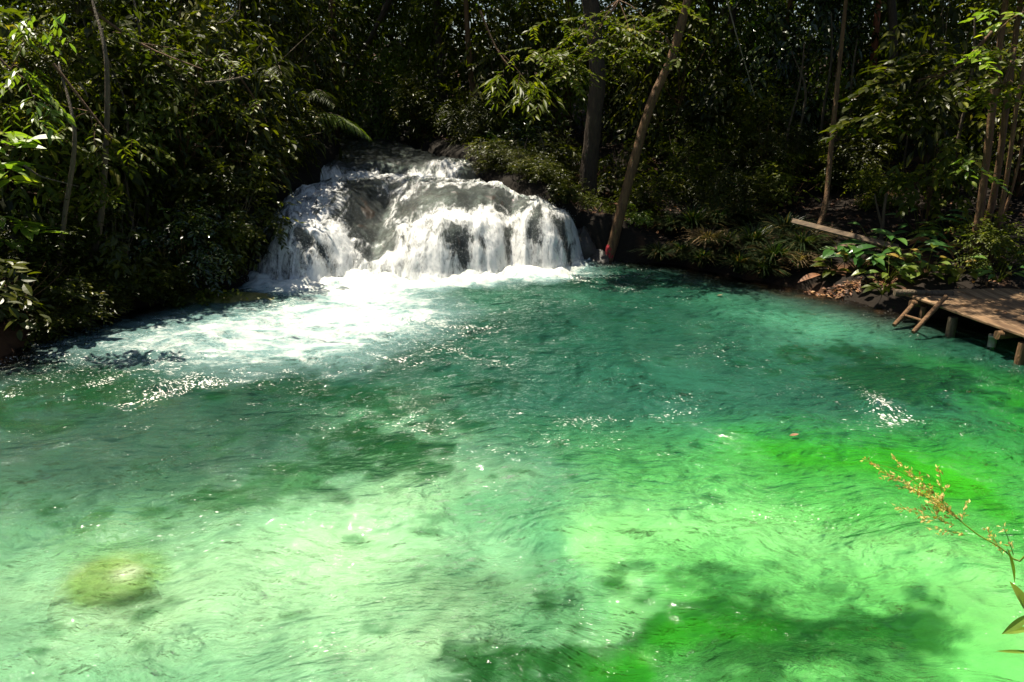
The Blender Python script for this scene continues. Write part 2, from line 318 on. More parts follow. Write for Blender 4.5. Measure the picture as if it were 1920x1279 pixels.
def bedcol(X, Y, zz=-.7):
    d = polyinfo(X, Y, POOL)
    n = fbm(X * .7, Y * .7, 5, 21); n2 = fbm(X * 2.2, Y * 2.2, 4, 31); wx = X + .8 * fbm(X * .9, Y * .9, 4, 41); wy = Y + .7 * fbm(X * .9, Y * .9, 4, 44)
    g = lambda *a, **k: gauss(wx, wy, *a, z=zz, **k)
    def mixc(c, col, w_): return c * (1 - w_[..., None]) + np.array(col) * w_[..., None]
    c = np.zeros(X.shape + (3,)); c[:] = (.12, .21, .17)
    right = sst(.2, 1.4, wx + .15 * (Y - 5)); c = mixc(c, (.22, .66, .16), right * sst(8.6, 6.6, Y))
    c = mixc(c, (.30, .56, .30), sst(7.3, 6.0, wy) * (1 - right) * .9)
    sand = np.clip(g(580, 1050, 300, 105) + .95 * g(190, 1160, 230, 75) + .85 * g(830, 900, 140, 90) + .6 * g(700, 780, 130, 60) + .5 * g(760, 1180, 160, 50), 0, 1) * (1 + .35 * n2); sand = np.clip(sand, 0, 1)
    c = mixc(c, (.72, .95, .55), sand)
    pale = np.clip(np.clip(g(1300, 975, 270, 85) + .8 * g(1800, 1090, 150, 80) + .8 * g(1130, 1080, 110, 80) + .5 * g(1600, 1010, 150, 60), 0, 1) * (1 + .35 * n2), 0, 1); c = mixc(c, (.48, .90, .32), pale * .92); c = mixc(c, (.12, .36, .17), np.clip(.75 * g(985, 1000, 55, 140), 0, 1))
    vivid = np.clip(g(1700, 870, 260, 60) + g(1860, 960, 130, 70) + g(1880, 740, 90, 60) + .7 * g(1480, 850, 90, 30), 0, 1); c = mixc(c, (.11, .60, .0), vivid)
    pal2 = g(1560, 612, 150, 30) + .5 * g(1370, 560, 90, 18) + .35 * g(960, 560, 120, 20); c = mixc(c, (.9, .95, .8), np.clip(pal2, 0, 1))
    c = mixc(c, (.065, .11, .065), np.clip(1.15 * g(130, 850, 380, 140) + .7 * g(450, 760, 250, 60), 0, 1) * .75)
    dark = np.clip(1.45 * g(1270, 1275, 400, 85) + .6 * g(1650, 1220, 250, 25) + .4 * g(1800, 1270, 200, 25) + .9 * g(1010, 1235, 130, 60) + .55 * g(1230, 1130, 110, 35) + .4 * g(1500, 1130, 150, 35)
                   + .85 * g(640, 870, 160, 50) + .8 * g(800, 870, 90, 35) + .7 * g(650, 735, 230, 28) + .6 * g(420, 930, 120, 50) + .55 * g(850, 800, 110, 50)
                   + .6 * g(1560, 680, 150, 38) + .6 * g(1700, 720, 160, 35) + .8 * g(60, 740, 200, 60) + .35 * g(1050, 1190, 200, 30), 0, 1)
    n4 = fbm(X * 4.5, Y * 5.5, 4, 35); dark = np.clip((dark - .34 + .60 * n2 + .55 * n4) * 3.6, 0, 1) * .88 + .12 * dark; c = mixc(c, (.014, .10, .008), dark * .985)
    vg = np.clip(g(1180, 1245, 120, 50) + .9 * g(1420, 1262, 200, 35) + .5 * g(1300, 1200, 150, 30), 0, 1) * sst(-.3, .3, n2); c = mixc(c, (.03, .30, .0), vg * .95)
    G0 = lambda *a, **k: gauss(X, Y, *a, z=zz, **k)
    bd = sst(.22, .55, G0(225, 1085, 92, 50) * (1 + .25 * n4)); c = mixc(c, (.33, .52, .13), bd * .88); c = mixc(c, (.95, .95, .62), np.clip(G0(240, 1075, 26, 14) * 1.2, 0, 1)); c = mixc(c, (.05, .10, .03), np.clip(G0(258, 1122, 60, 16, rot=.3) * 1.3, 0, 1))  # boulder colour, with its sunlit highlight and shaded lower-right crescent painted in
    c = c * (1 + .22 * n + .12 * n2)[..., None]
    # the land: dark soil under leaf litter
    soil = np.zeros(X.shape + (3,)); soil[:] = (.012, .008, .005)
    soil = soil * (1 + .5 * n2)[..., None]; soil = mixc(soil, (.10, .045, .02), sst(.15, .5, fbm(X * 1.7, Y * 1.7, 4, 61)) * .8)
    lw = sst(-1.9, -.1, d) * sst(8, 10, Y) + sst(-.5, .05, d) * sst(10, 8, Y); c = c * (1 - lw[..., None]) + soil * lw[..., None]
    ch = (np.maximum(XL(Y) - X, X - XR(Y)) < .6) & (Y > YB(np.clip(X, -4.9, 1.4)) - .15); c[ch] = (.012, .009, .006)
    return np.clip(c, 0, .95)
m, nt, out, N, Lk = mat('ground_and_bed')
at = N('ShaderNodeAttribute', attribute_name='albedo'); tc = N('ShaderNodeTexCoord')
n1 = N('ShaderNodeTexNoise', Scale=9.0, Detail=8.0, Roughness=.7); Lk(tc.outputs['Object'], n1.inputs[0])
r = ramp(N, [(.3, (.6, .6, .6)), (.7, (1.25, 1.25, 1.25))]); Lk(n1.outputs['Fac'], r.inputs[0])
mx = N('ShaderNodeMix', data_type='RGBA', blend_type='MULTIPLY'); mx.inputs[0].default_value = .6; Lk(at.outputs['Color'], mx.inputs[6]); Lk(r.outputs[0], mx.inputs[7])
b = N('ShaderNodeBump', Strength=.6, Distance=.04); Lk(n1.outputs['Fac'], b.inputs['Height'])
p = N('ShaderNodeBsdfPrincipled', Roughness=.9); p.inputs['Specular IOR Level'].default_value = .2
Lk(mx.outputs[2], p.inputs['Base Color']); Lk(b.outputs[0], p.inputs['Normal']); Lk(p.outputs[0], out.inputs[0])
M['ground'] = m
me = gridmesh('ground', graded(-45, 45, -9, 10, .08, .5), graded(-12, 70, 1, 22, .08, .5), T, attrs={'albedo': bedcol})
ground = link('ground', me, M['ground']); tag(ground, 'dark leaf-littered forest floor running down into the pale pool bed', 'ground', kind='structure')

# ------------------------------------------------------------------ the pool
def wpoly(pts): return np.array([G(*q)[:2] for q in pts])
FOAM_CORE = wpoly([(478, 540), (500, 520), (1075, 490), (1090, 515), (980, 527), (790, 532), (800, 560), (870, 590), (800, 640), (690, 698), (430, 725), (320, 712), (170, 690), (20, 668), (130, 628), (260, 600), (540, 560)])
FOAM_GLINTS = [(300, 730, 60, 14, .9), (590, 722, 45, 14, .55), (770, 780, 40, 24, .6), (1635, 762, 36, 16, 1.0), (1340, 765, 60, 16, .5), (1560, 775, 60, 10, .45), (200, 690, 190, 22, .6),
          (60, 700, 160, 18, .5), (480, 715, 200, 16, .5), (110, 975, 120, 14, .35), (200, 1180, 110, 14, .3), (1560, 810, 120, 12, .3), (830, 620, 120, 40, .55), (1130, 520, 60, 12, .5), (60, 650, 120, 10, .4), (530, 570, 60, 10, .8), (960, 800, 260, 18, .28)]  # foam flecks and splashes; some spots are sun glints painted as white specks
def foamd(X, Y):
    wx = X + .25 * fbm(X * 1.2, Y * 1.2, 4, 71); wy = Y + .25 * fbm(X * 1.2, Y * 1.2, 4, 75)
    d = polyinfo(wx, wy, FOAM_CORE)
    f = sst(1.2, -1.5, d) * np.interp(X, [-6, -4, -2, 0], [.74, .82, .95, .95]) * np.interp(Y, [9, 12, 14], [.82, .95, 1.1])
    tb = Y - YB(np.clip(X, -4.9, 1.4)); inx = sst(-5.3, -4.9, X) * sst(1.9, 1.2, X)
    f = np.maximum(f, inx * sst(-1.1, -.15, tb) * 1.25)
    return np.clip(f + .13 * sst(9, 14, Y) * (polyinfo(X, Y, POOL) < 0), 0, 1.3)
def foam_glint(X, Y):
    wx = X + .5 * fbm(X * 1.4, Y * 1.4, 4, 271); wy = Y + .5 * fbm(X * 1.4, Y * 1.4, 4, 275); f = np.zeros(X.shape)
    for a in FOAM_GLINTS: f = np.maximum(f, a[4] * gauss(wx, wy, a[0], a[1], a[2] * 1.3, a[3] * 1.8, z=0))
    st = np.clip(1 - np.abs(fbm(wx * .6 + Y * .25, wy * 1.3 - X * .2, 3, 281)) * 9, 0, 1)      # drift lines
    return np.clip(f + .5 * st + .16, 0, 1)
def turb(X, Y):
    tb = Y - YB(np.clip(X, -4.9, 1.4)); return np.clip(.16 + .9 * foamd(X, Y) + .35 * np.exp(-((X + 4) / 5) ** 2 - ((Y - 11) / 3) ** 2), 0, 1.4)
def ridged(x, y, o, s): return 1 - np.abs(fbm(x, y, o, s)) * 2
def poolz(X, Y):
    tr = turb(X, Y); q = .9 * fbm(X * .45, Y * .45, 3, 81); r = .9 * fbm(X * .45, Y * .45, 3, 85)
    wx = X + q; wy = Y + r
    z = .018 * fbm(wx * 1.6, wy * 2.6, 3, 91) + .010 * ridged(wx * 3.4, wy * 5.0, 3, 95) + .0045 * ridged(wx * 9, wy * 12, 2, 99)
    z = z * (.9 + 1.1 * tr)
    core = foamd(X, Y); z = z + core * (.035 * fbm(wx * 3, wy * 4, 4, 101) + .012 * fbm(wx * 14, wy * 16, 3, 105))
    tb = Y - YB(np.clip(X, -4.9, 1.4)); inx = sst(-5.2, -4.8, X) * sst(1.7, 1.2, X)
    z = z + inx * np.exp(-((tb + .15) / .35) ** 2) * (.10 + .10 * fbm(X * 4, Y * 4, 3, 107))
    for a in ((1635, 762, 24, 11, .09), (300, 732, 45, 10, .05)): z = z + a[4] * gauss(X, Y, *a[:4], z=0) * (1 + 1.2 * fbm(X * 14, Y * 14, 3, 108))
    d = polyinfo(X, Y, POOL)
    return z * sst(1.2, .2, d)
m, nt, out, N, Lk = mat('pool_water')
at = N('ShaderNodeAttribute', attribute_name='foam'); tc = N('ShaderNodeTexCoord')
def warp(scale, amt):
    nz = N('ShaderNodeTexNoise', Scale=scale, Detail=2.0); Lk(tc.outputs['Object'], nz.inputs[0])
    s = N('ShaderNodeVectorMath', operation='SUBTRACT'); Lk(nz.outputs['Color'], s.inputs[0]); s.inputs[1].default_value = (.5, .5, .5)
    s2 = N('ShaderNodeVectorMath', operation='SCALE'); Lk(s.outputs[0], s2.inputs[0]); s2.inputs['Scale'].default_value = amt
    a = N('ShaderNodeVectorMath', operation='ADD'); Lk(tc.outputs['Object'], a.inputs[0]); Lk(s2.outputs[0], a.inputs[1]); return a
wv = warp(.55, 1.3)
mp = N('ShaderNodeMapping'); mp.inputs['Scale'].default_value = (1, 1.9, 1); mp.inputs['Rotation'].default_value = (0, 0, math.radians(12)); Lk(wv.outputs[0], mp.inputs[0])
def mth(op, a, b_=None, c=None, clamp=False):
    n = N('ShaderNodeMath', operation=op, use_clamp=clamp)
    for i, v in enumerate((a, b_, c)):
        if v is None: continue
        if isinstance(v, (int, float)): n.inputs[i].default_value = v
        else: Lk(v, n.inputs[i])
    return n.outputs[0]
f1 = N('ShaderNodeTexNoise', Scale=2.2, Detail=9.0, Roughness=.68); Lk(mp.outputs[0], f1.inputs[0])
f2 = N('ShaderNodeTexNoise', Scale=16.0, Detail=5.0, Roughness=.7); Lk(mp.outputs[0], f2.inputs[0])
fn = mth('ADD', mth('MULTIPLY', f1.outputs['Fac'], .72), mth('MULTIPLY', f2.outputs['Fac'], .28))
foam = mth('MULTIPLY', mth('SUBTRACT', mth('ADD', fn, mth('MULTIPLY', at.outputs['Fac'], .36)), .715), 3.2, clamp=True)
fk = N('ShaderNodeAttribute', attribute_name='foam_glint'); f3 = N('ShaderNodeTexNoise', Scale=24.0, Detail=3.0, Roughness=.6); Lk(mp.outputs[0], f3.inputs[0])
foam = mth('ADD', foam, mth('MULTIPLY', mth('SUBTRACT', mth('ADD', f3.outputs['Fac'], mth('MULTIPLY', fk.outputs['Fac'], .25)), .79), 14, clamp=True), clamp=True)  # white specks join the foam: stray flecks plus painted sun glints
aer = mth('MULTIPLY', mth('SUBTRACT', mth('ADD', mth('MULTIPLY', fn, .6), mth('MULTIPLY', at.outputs['Fac'], .85)), .52), 1.7, clamp=True)
aer = mth('MULTIPLY', aer, .8)
# ripples
v1 = N('ShaderNodeTexNoise', Scale=2.6, Detail=5.0, Roughness=.52, Distortion=.25); Lk(mp.outputs[0], v1.inputs[0])
v2 = N('ShaderNodeTexNoise', Scale=8.0, Detail=3.0, Roughness=.5, Distortion=.8); Lk(mp.outputs[0], v2.inputs[0])
rd = mth('SUBTRACT', 1.0, mth('MULTIPLY', mth('ABSOLUTE', mth('SUBTRACT', v1.outputs['Fac'], .5)), 4.0))
mp3 = N('ShaderNodeMapping'); mp3.inputs['Scale'].default_value = (1, 2.3, 1); mp3.inputs['Rotation'].default_value = (0, 0, math.radians(-14)); Lk(wv.outputs[0], mp3.inputs[0])
v3 = N('ShaderNodeTexNoise', Scale=3.6, Detail=5.0, Roughness=.5, Distortion=.4); Lk(mp3.outputs[0], v3.inputs[0])
rd3 = mth('SUBTRACT', 1.0, mth('MULTIPLY', mth('ABSOLUTE', mth('SUBTRACT', v3.outputs['Fac'], .5)), 4.0))
pt = N('ShaderNodeTexNoise', Scale=.8, Detail=3.0); Lk(tc.outputs['Object'], pt.inputs[0])
amp = mth('ADD', .22, mth('MULTIPLY', mth('SUBTRACT', pt.outputs['Fac'], .35), 4.5, clamp=True))
hgt = mth('MULTIPLY', mth('ADD', mth('ADD', mth('MULTIPLY', rd, .16), mth('MULTIPLY', v3.outputs['Fac'], 1.5)), mth('MULTIPLY', v1.outputs['Fac'], 1.6)), amp)
bp = N('ShaderNodeBump', Strength=1.0, Distance=.105); Lk(hgt, bp.inputs['Height'])
fr = N('ShaderNodeFresnel', IOR=1.33); Lk(bp.outputs[0], fr.inputs['Normal'])
gl = N('ShaderNodeBsdfGlossy', Roughness=.045); Lk(bp.outputs[0], gl.inputs['Normal'])
rf = N('ShaderNodeBsdfRefraction', IOR=1.33, Roughness=.0); Lk(bp.outputs[0], rf.inputs['Normal'])
tp = N('ShaderNodeBsdfTransparent')
body = N('ShaderNodeMixShader'); body.inputs[0].default_value = .55; Lk(tp.outputs[0], body.inputs[1]); Lk(rf.outputs[0], body.inputs[2])
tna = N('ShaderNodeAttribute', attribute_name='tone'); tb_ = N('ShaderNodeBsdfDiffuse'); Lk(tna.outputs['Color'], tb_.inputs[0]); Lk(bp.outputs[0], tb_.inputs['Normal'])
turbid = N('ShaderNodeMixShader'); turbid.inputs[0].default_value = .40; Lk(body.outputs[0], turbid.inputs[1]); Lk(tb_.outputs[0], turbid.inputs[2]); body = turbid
aird = N('ShaderNodeBsdfDiffuse'); aird.inputs[0].default_value = (.24, .38, .38, 1)
fd = N('ShaderNodeBsdfDiffuse'); fd.inputs[0].default_value = (.68, .67, .61, 1); 
fb = N('ShaderNodeBump', Strength=.8, Distance=.04); Lk(fn, fb.inputs['Height']); Lk(fb.outputs[0], fd.inputs['Normal']); Lk(fb.outputs[0], aird.inputs['Normal'])
s0 = N('ShaderNodeMixShader'); Lk(aer, s0.inputs[0]); Lk(body.outputs[0], s0.inputs[1]); Lk(aird.outputs[0], s0.inputs[2])
s1 = N('ShaderNodeMixShader'); Lk(fr.outputs[0], s1.inputs[0]); Lk(s0.outputs[0], s1.inputs[1]); Lk(gl.outputs[0], s1.inputs[2])
s2 = N('ShaderNodeMixShader'); Lk(foam, s2.inputs[0]); Lk(s1.outputs[0], s2.inputs[1]); Lk(fd.outputs[0], s2.inputs[2])
Lk(s2.outputs[0], out.inputs[0])
va = N('ShaderNodeVolumeAbsorption', Density=.60); va.inputs[0].default_value = (.20, .76, .64, 1)
vs = N('ShaderNodeVolumeScatter', Density=.03, Anisotropy=.3); vs.inputs[0].default_value = (.25, .95, .75, 1)
ad = N('ShaderNodeAddShader'); Lk(va.outputs[0], ad.inputs[0]); Lk(vs.outputs[0], ad.inputs[1]); Lk(ad.outputs[0], out.inputs['Volume'])
M['water'] = m
xs = graded(-9.4, 11, -7.6, 9.4, .04, .2); ys = graded(.2, 17.2, 3.2, 17.2, .04, .2)
X, Y = np.meshgrid(xs, ys); Z = poolz(X, Y); nx, ny = len(xs), len(ys)
mb = MB(); i = np.arange(ny - 1)[:, None] * nx; j = np.arange(nx - 1)[None, :]
F = np.stack([i + j, i + j + 1, i + nx + j + 1, i + nx + j], -1).reshape(-1, 4)
top = np.stack([X.ravel(), Y.ravel(), Z.ravel()], -1)
ring = np.concatenate([np.arange(nx), np.arange(1, ny) * nx + nx - 1, (ny - 1) * nx + np.arange(nx - 2, -1, -1), np.arange(ny - 2, 0, -1) * nx])
nb = len(ring); bot = top[ring].copy(); bot[:, 2] = -4.0; cen = np.array([[0, 8, -4.0]])
V = np.vstack([top, bot, cen]); n0 = len(top); q = np.arange(nb); q2 = (q + 1) % nb
SF = np.stack([ring[q2], ring[q], n0 + q, n0 + q2], -1); mb.add(V, np.vstack([F, SF]), 0.0)
BF = [[n0 + a + 2 if a + 2 < nb else n0 + (a + 2) % nb, n0 + a + 1 if a + 1 < nb else n0, n0 + a, n0 + nb] for a in range(0, nb - 1, 2)]
if nb % 2 == 0: mb.f.append(np.array(BF))
me = mb.mesh('pool_water', True)
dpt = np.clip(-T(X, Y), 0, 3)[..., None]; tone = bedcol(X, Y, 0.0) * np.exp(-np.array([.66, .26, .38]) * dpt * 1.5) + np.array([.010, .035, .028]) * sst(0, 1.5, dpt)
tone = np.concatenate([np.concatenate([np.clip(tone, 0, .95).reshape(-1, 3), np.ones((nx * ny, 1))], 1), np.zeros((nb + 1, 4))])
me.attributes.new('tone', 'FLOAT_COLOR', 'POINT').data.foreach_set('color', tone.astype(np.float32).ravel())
me.attributes.new('foam_glint', 'FLOAT', 'POINT').data.foreach_set('value', np.concatenate([foam_glint(X, Y).ravel(), np.zeros(nb + 1)]).astype(np.float32))
me.attributes.new('foam', 'FLOAT', 'POINT').data.foreach_set('value', np.concatenate([foamd(X, Y).ravel(), np.zeros(nb + 1)]).astype(np.float32))
water = link('pool_water', me, M['water']); tag(water, 'clear emerald green pool with white foam drifting from the cascade', 'water', kind='structure')

# ------------------------------------------------------------------ waterfall: rock ledge and the sheet of white water on it
THIN = []   # places where the rock shows dark through a thin sheet: x, y, rx, ry, amount
for px_, py_, rx, ry, am in [(690, 395, .46, .8, 1.15), (690, 440, .46, .45, 1.15), (710, 480, .36, .25, 1.0), (850, 366, 1.1, .42, 1.1), (930, 372, .6, .35, 1.15), (960, 395, .3, .3, .9), (862, 462, .20, .22, 1.2), (575, 455, .16, .14, 1.0), (603, 480, .14, .12, 1.0), (1005, 415, .16, .3, .9),
                          (955, 455, .07, .28, .8), (1060, 462, .2, .16, .9), (500, 450, .18, .25, .8), (690, 302, .75, .45, .9), (880, 325, .35, .35, .8), (760, 285, .45, .3, .9), (900, 325, .25, .5, .9), (600, 300, .3, .5, .6), (800, 430, .15, .2, .35), (750, 265, 1.0, 1.0, .7), (905, 470, .12, .12, .5)]:
    a, b_ = hitfall(px_, py_); THIN.append((a, b_, rx, ry, am))
def thin(X, Y):
    wx = X + .14 * fbm(X * 2.5, Y * 2.5, 3, 120); wy = Y + .14 * fbm(X * 2.5, Y * 2.5, 3, 124); s = 0
    for a, b_, rx, ry, am in THIN: s = np.maximum(s, am * np.exp(-((wx - a) / rx) ** 2 - ((wy - b_) / ry) ** 2))
    return s
def fallz(X, Y):
    th = np.clip(thin(X, Y), 0, 1); t = Y - YB(X)
    st = X * 5 + .4 * fbm(X * 2, Y * 2, 3, 131)
    turbz = .075 * fbm(X * 3.2, Y * 3.0, 4, 133) + .022 * fbm(st, Y * 2.2, 4, 137) + .055 * ridged(X * 4 + Y, Y * 3.5, 3, 135) * sst(-.2, .3, fbm(X * 1.5, Y * 1.5, 2, 136)) + .014 * ridged(X * 9, Y * 6, 2, 139) + .005 * fbm(X * 26, Y * 18, 2, 140)
    z = zfall(X, Y) + .07 * (1 - th) + .02 + turbz * (1.05 - .72 * th)
    z = z + .06 * sst(.5, .05, t) * (1 - th)
    ch = np.maximum(XL(Y) - X, X - XR(Y)); return z - .18 * sst(-.25, .15, ch)
def ledgez(X, Y):
    th = thin(X, Y); return zfall(X, Y) - .03 + .045 * fbm(X * 4, Y * 4, 4, 141) + .03 * ridged(X * 7, Y * 7, 3, 145) * np.clip(th, 0, 1) + .07 * np.clip(th - .85, 0, .4) * 2
keepch = lambda X, Y: (np.maximum(XL(Y) - X, X - XR(Y)) < .2) & (Y > YB(np.clip(X, -4.9, 1.4)) - .12)
keepch2 = lambda X, Y: (np.maximum(XL(Y) - X, X - XR(Y)) < .6) & (Y > YB(np.clip(X, -4.9, 1.4)) - .5)
me = gridmesh('rock_ledge', np.arange(-7, 2.1, .04), np.arange(13.8, 29, .04), ledgez, keepch2)
o = link('rock_ledge', me, M['rock_wet']); tag(o, 'dark wet brown rock ledge under the cascade', 'rock ledge', kind='structure')
m, nt, out, N, Lk = mat('falling_water')
at = N('ShaderNodeAttribute', attribute_name='foam'); tc = N('ShaderNodeTexCoord')
mp = N('ShaderNodeMapping'); mp.inputs['Scale'].default_value = (1.25, .42, .42); Lk(tc.outputs['Object'], mp.inputs[0])
f1 = N('ShaderNodeTexNoise', Scale=5.0, Detail=9.0, Roughness=.72, Distortion=.8); Lk(mp.outputs[0], f1.inputs[0])
f2 = N('ShaderNodeTexNoise', Scale=34.0, Detail=4.0, Roughness=.7); Lk(mp.outputs[0], f2.inputs[0])
fn = mth('ADD', mth('MULTIPLY', f1.outputs['Fac'], .78), mth('MULTIPLY', f2.outputs['Fac'], .22))
foam = mth('MULTIPLY', mth('SUBTRACT', mth('ADD', mth('MULTIPLY', fn, 1.35), mth('MULTIPLY', at.outputs['Fac'], .42)), .895), 4.2, clamp=True)
fb = N('ShaderNodeBump', Strength=.4, Distance=.05); Lk(fn, fb.inputs['Height'])
fd = N('ShaderNodeBsdfPrincipled', Roughness=.6); fd.inputs['Base Color'].default_value = (.88, .88, .86, 1); Lk(fb.outputs[0], fd.inputs['Normal'])
tl = N('ShaderNodeBsdfTranslucent'); tl.inputs[0].default_value = (.8, .86, .86, 1); Lk(fb.outputs[0], tl.inputs['Normal'])
fm = N('ShaderNodeMixShader'); fm.inputs[0].default_value = .3; Lk(fd.outputs[0], fm.inputs[1]); Lk(tl.outputs[0], fm.inputs[2])
bb = N('ShaderNodeBump', Strength=.9, Distance=.05); Lk(f1.outputs['Fac'], bb.inputs['Height'])
fr = N('ShaderNodeFresnel', IOR=1.33); Lk(bb.outputs[0], fr.inputs['Normal']); gl = N('ShaderNodeBsdfGlossy', Roughness=.06); Lk(bb.outputs[0], gl.inputs['Normal'])
tp = N('ShaderNodeBsdfTransparent'); tp.inputs[0].default_value = (.8, .9, .86, 1)
dm = N('ShaderNodeBsdfDiffuse'); dm.inputs[0].default_value = (.32, .36, .36, 1); d0 = N('ShaderNodeMixShader'); d0.inputs[0].default_value = .07; Lk(tp.outputs[0], d0.inputs[1]); Lk(dm.outputs[0], d0.inputs[2])
s1 = N('ShaderNodeMixShader'); Lk(fr.outputs[0], s1.inputs[0]); Lk(d0.outputs[0], s1.inputs[1]); Lk(gl.outputs[0], s1.inputs[2])
s2 = N('ShaderNodeMixShader'); Lk(foam, s2.inputs[0]); Lk(s1.outputs[0], s2.inputs[1]); Lk(fm.outputs[0], s2.inputs[2]); Lk(s2.outputs[0], out.inputs[0])
M['fall'] = m
def fallfoam(X, Y):
    t = Y - YB(X); base = 1.02 - .16 * sst(.7, 1.6, t) - .16 * sst(2.0, 3.6, t) - .50 * sst(19.2, 19.9, Y) + .25 * fbm(X * 1.4, Y * 1.1, 4, 151)
    e = np.exp(-((Y - 19.1) / .35) ** 2) * .3
    return np.clip(base + e - .95 * np.minimum(thin(X, Y), 1.05), 0, 1.3)
me = gridmesh('waterfall', np.arange(-7, 2.0, .022), np.concatenate([np.arange(13.9, 18, .022), np.arange(18, 29, .04)]), fallz, keepch, {'foam': fallfoam})
o = link('waterfall', me, M['fall']); tag(o, 'broad low cascade of white water tumbling over dark rock into the pool', 'waterfall', kind='structure')
# spray: drops flung off the face and along the foot
m, nt, out, N, Lk = mat('water_drop'); p = N('ShaderNodeBsdfDiffuse'); p.inputs[0].default_value = (.9, .92, .92, 1); q = N('ShaderNodeBsdfTranslucent'); q.inputs[0].default_value = (.92, .94, .94, 1); x_ = N('ShaderNodeMixShader'); x_.inputs[0].default_value = .5; Lk(p.outputs[0], x_.inputs[1]); Lk(q.outputs[0], x_.inputs[2])
tt = N('ShaderNodeBsdfTransparent'); x2 = N('ShaderNodeMixShader'); x2.inputs[0].default_value = .6; Lk(tt.outputs[0], x2.inputs[1]); Lk(x_.outputs[0], x2.inputs[2]); Lk(x2.outputs[0], out.inputs[0]); M['drop'] = m
n = 20000
x = RNG.uniform(-4.9, 1.4, n); t = np.abs(RNG.normal(0, 1, n)) * .9; sel = RNG.random(n) < .35; t = np.where(sel, RNG.normal(-.15, .25, n), t); y = YB(x) + t
th = thin(x, y); kp = (x < XR(y) + .05) & (RNG.random(n) > th * .55); x, y, t = x[kp], y[kp], t[kp]; n = len(x)
z = np.where(t > 0, fallz(x, y), .05) + np.abs(RNG.normal(0, .045, n)) + np.where(sel[kp], np.abs(RNG.normal(0, .11, n)), 0); rr = RNG.uniform(.0022, .006, n) 
base = np.array([[1, 0, 0], [0, 1, 0], [-1, 0, 0], [0, -1, 0], [0, 0, 1.3], [0, 0, -1.3]], float)
V = np.stack([x, y - .04, z], -1)[:, None] + base[None] * rr[:, None, None]
F = np.array([[0, 1, 4, 4], [1, 2, 4, 4]]); F = np.array([[0, 1, 2, 4], [2, 3, 0, 4], [1, 0, 3, 5], [3, 2, 1, 5]])[None] + (np.arange(n) * 6)[:, None, None]
mb = MB(); mb.add(V.reshape(-1, 3), F.reshape(-1, 4)); me = mb.mesh('spray', False)
o = link('spray', me, M['drop']); tag(o, 'fine white drops flung up along the foot of the cascade', 'spray', kind='stuff')

# ------------------------------------------------------------------ plants: foliage meshes
def foliage(name, nspray, R, leafL, per, slen, K=2, ratio=.42, shell=.5, droop=.35, seed=0, var=(0, 1), flat=.6, angle=55):
    """leafy sprays filling an uneven ellipsoid of radii R centred on the origin"""
    g = np.random.default_rng(seed); mb = MB()
    nc = max(5, nspray // 14)
    cc = unit(g.normal(size=(nc, 3))) * (g.random((nc, 1)) ** .45) * .85          # clump centres
    own = g.integers(0, nc, nspray); csz = g.uniform(.16, .42, nc)[own][:, None]
    c = cc[own] + g.normal(size=(nspray, 3)) * csz * .55
    r_ = np.linalg.norm(c, axis=1, keepdims=True); c = np.where(r_ > 1.1, c / r_ * 1.1, c)
    c = c * np.array(R)
    outd = unit(c / np.array(R) + g.normal(size=(nspray, 3)) * .55); outd[:, 2] = outd[:, 2] * (1 - flat) - droop * g.uniform(.2, 1.2, nspray); outd = unit(outd)
    s = np.linspace(.1, 1, per)[None, :, None]
    sl = slen * g.uniform(.6, 1.3, (nspray, 1, 1))
    P = c[:, None] + outd[:, None] * s * sl + np.array([0, 0, -1]) * (s * s * sl * .25)
    side = unit(np.cross(outd, np.array([0, 0, 1.0]) + g.normal(size=(nspray, 3)) * .25)); sg = np.where(np.arange(per) % 2 == 0, 1, -1)[None, :, None]
    an = math.radians(angle); d = outd[:, None] * math.cos(an) + side[:, None] * sg * math.sin(an); d[:, -1] = outd
    d = d + g.normal(size=d.shape) * .22; d[..., 2] -= .15
    nrm = np.cross(side, outd); nrm *= np.sign(nrm[:, 2:3] + 1e-6); up = np.broadcast_to(nrm[:, None], d.shape) + g.normal(size=d.shape) * .3
    LL = leafL * g.uniform(.6, 1.25, nspray * per)
    va = np.clip(var[0] + (var[1] - var[0]) * (g.random(nc)[own][:, None] * .45 + g.random((nspray, per)) * .55), 0, 1).ravel()
    leaves(mb, P.reshape(-1, 3), unit(d.reshape(-1, 3)), unit(up.reshape(-1, 3)), LL, LL * ratio, K, a=va)
    return mb.mesh(name)
def twigs(name, n, R, seed, base=(0, 0, -1), r0=.02, sub=2):
    """limbs that fan out from the base through the ellipsoid R"""
    g = np.random.default_rng(seed); mb = MB(); base = np.array(base) * np.array([1, 1, R[2]])
    for k in range(n):
        e = unit(g.normal(size=3)) * np.array(R) * g.uniform(.6, 1.0); e[2] = abs(e[2]) * .9 - .1 * R[2] if g.random() < .75 else e[2]
        m1 = base * .5 + e * .35 + g.normal(size=3) * .1 * np.array(R); r = r0 * g.uniform(.5, 1.1)
        tube(mb, [base, m1, e], [r, r * .7, r * .2], 5, 3, cap=False)
        for q in range(sub):
            e2 = e + g.normal(size=3) * .35 * np.array(R); tube(mb, [m1, (m1 + e2) / 2 + g.normal(size=3) * .05, e2], [r * .5, r * .35, r * .12], 4, 3, cap=False)
    return mb.mesh(name, True)
FO = {}
FO['small'] = [foliage(f'small_leaf_foliage_{k}', 520, (1, 1, 1), .085, 9, .34, 2, .45, seed=20 + k) for k in range(3)]
FO['medium'] = [foliage(f'medium_leaf_foliage_{k}', 340, (1, 1, 1), .125, 9, .42, 3, .42, seed=30 + k) for k in range(3)]
FO['large'] = [foliage(f'large_leaf_foliage_{k}', 120, (1, 1, 1), .20, 7, .45, 4, .45, seed=40 + k, droop=.5) for k in range(3)]
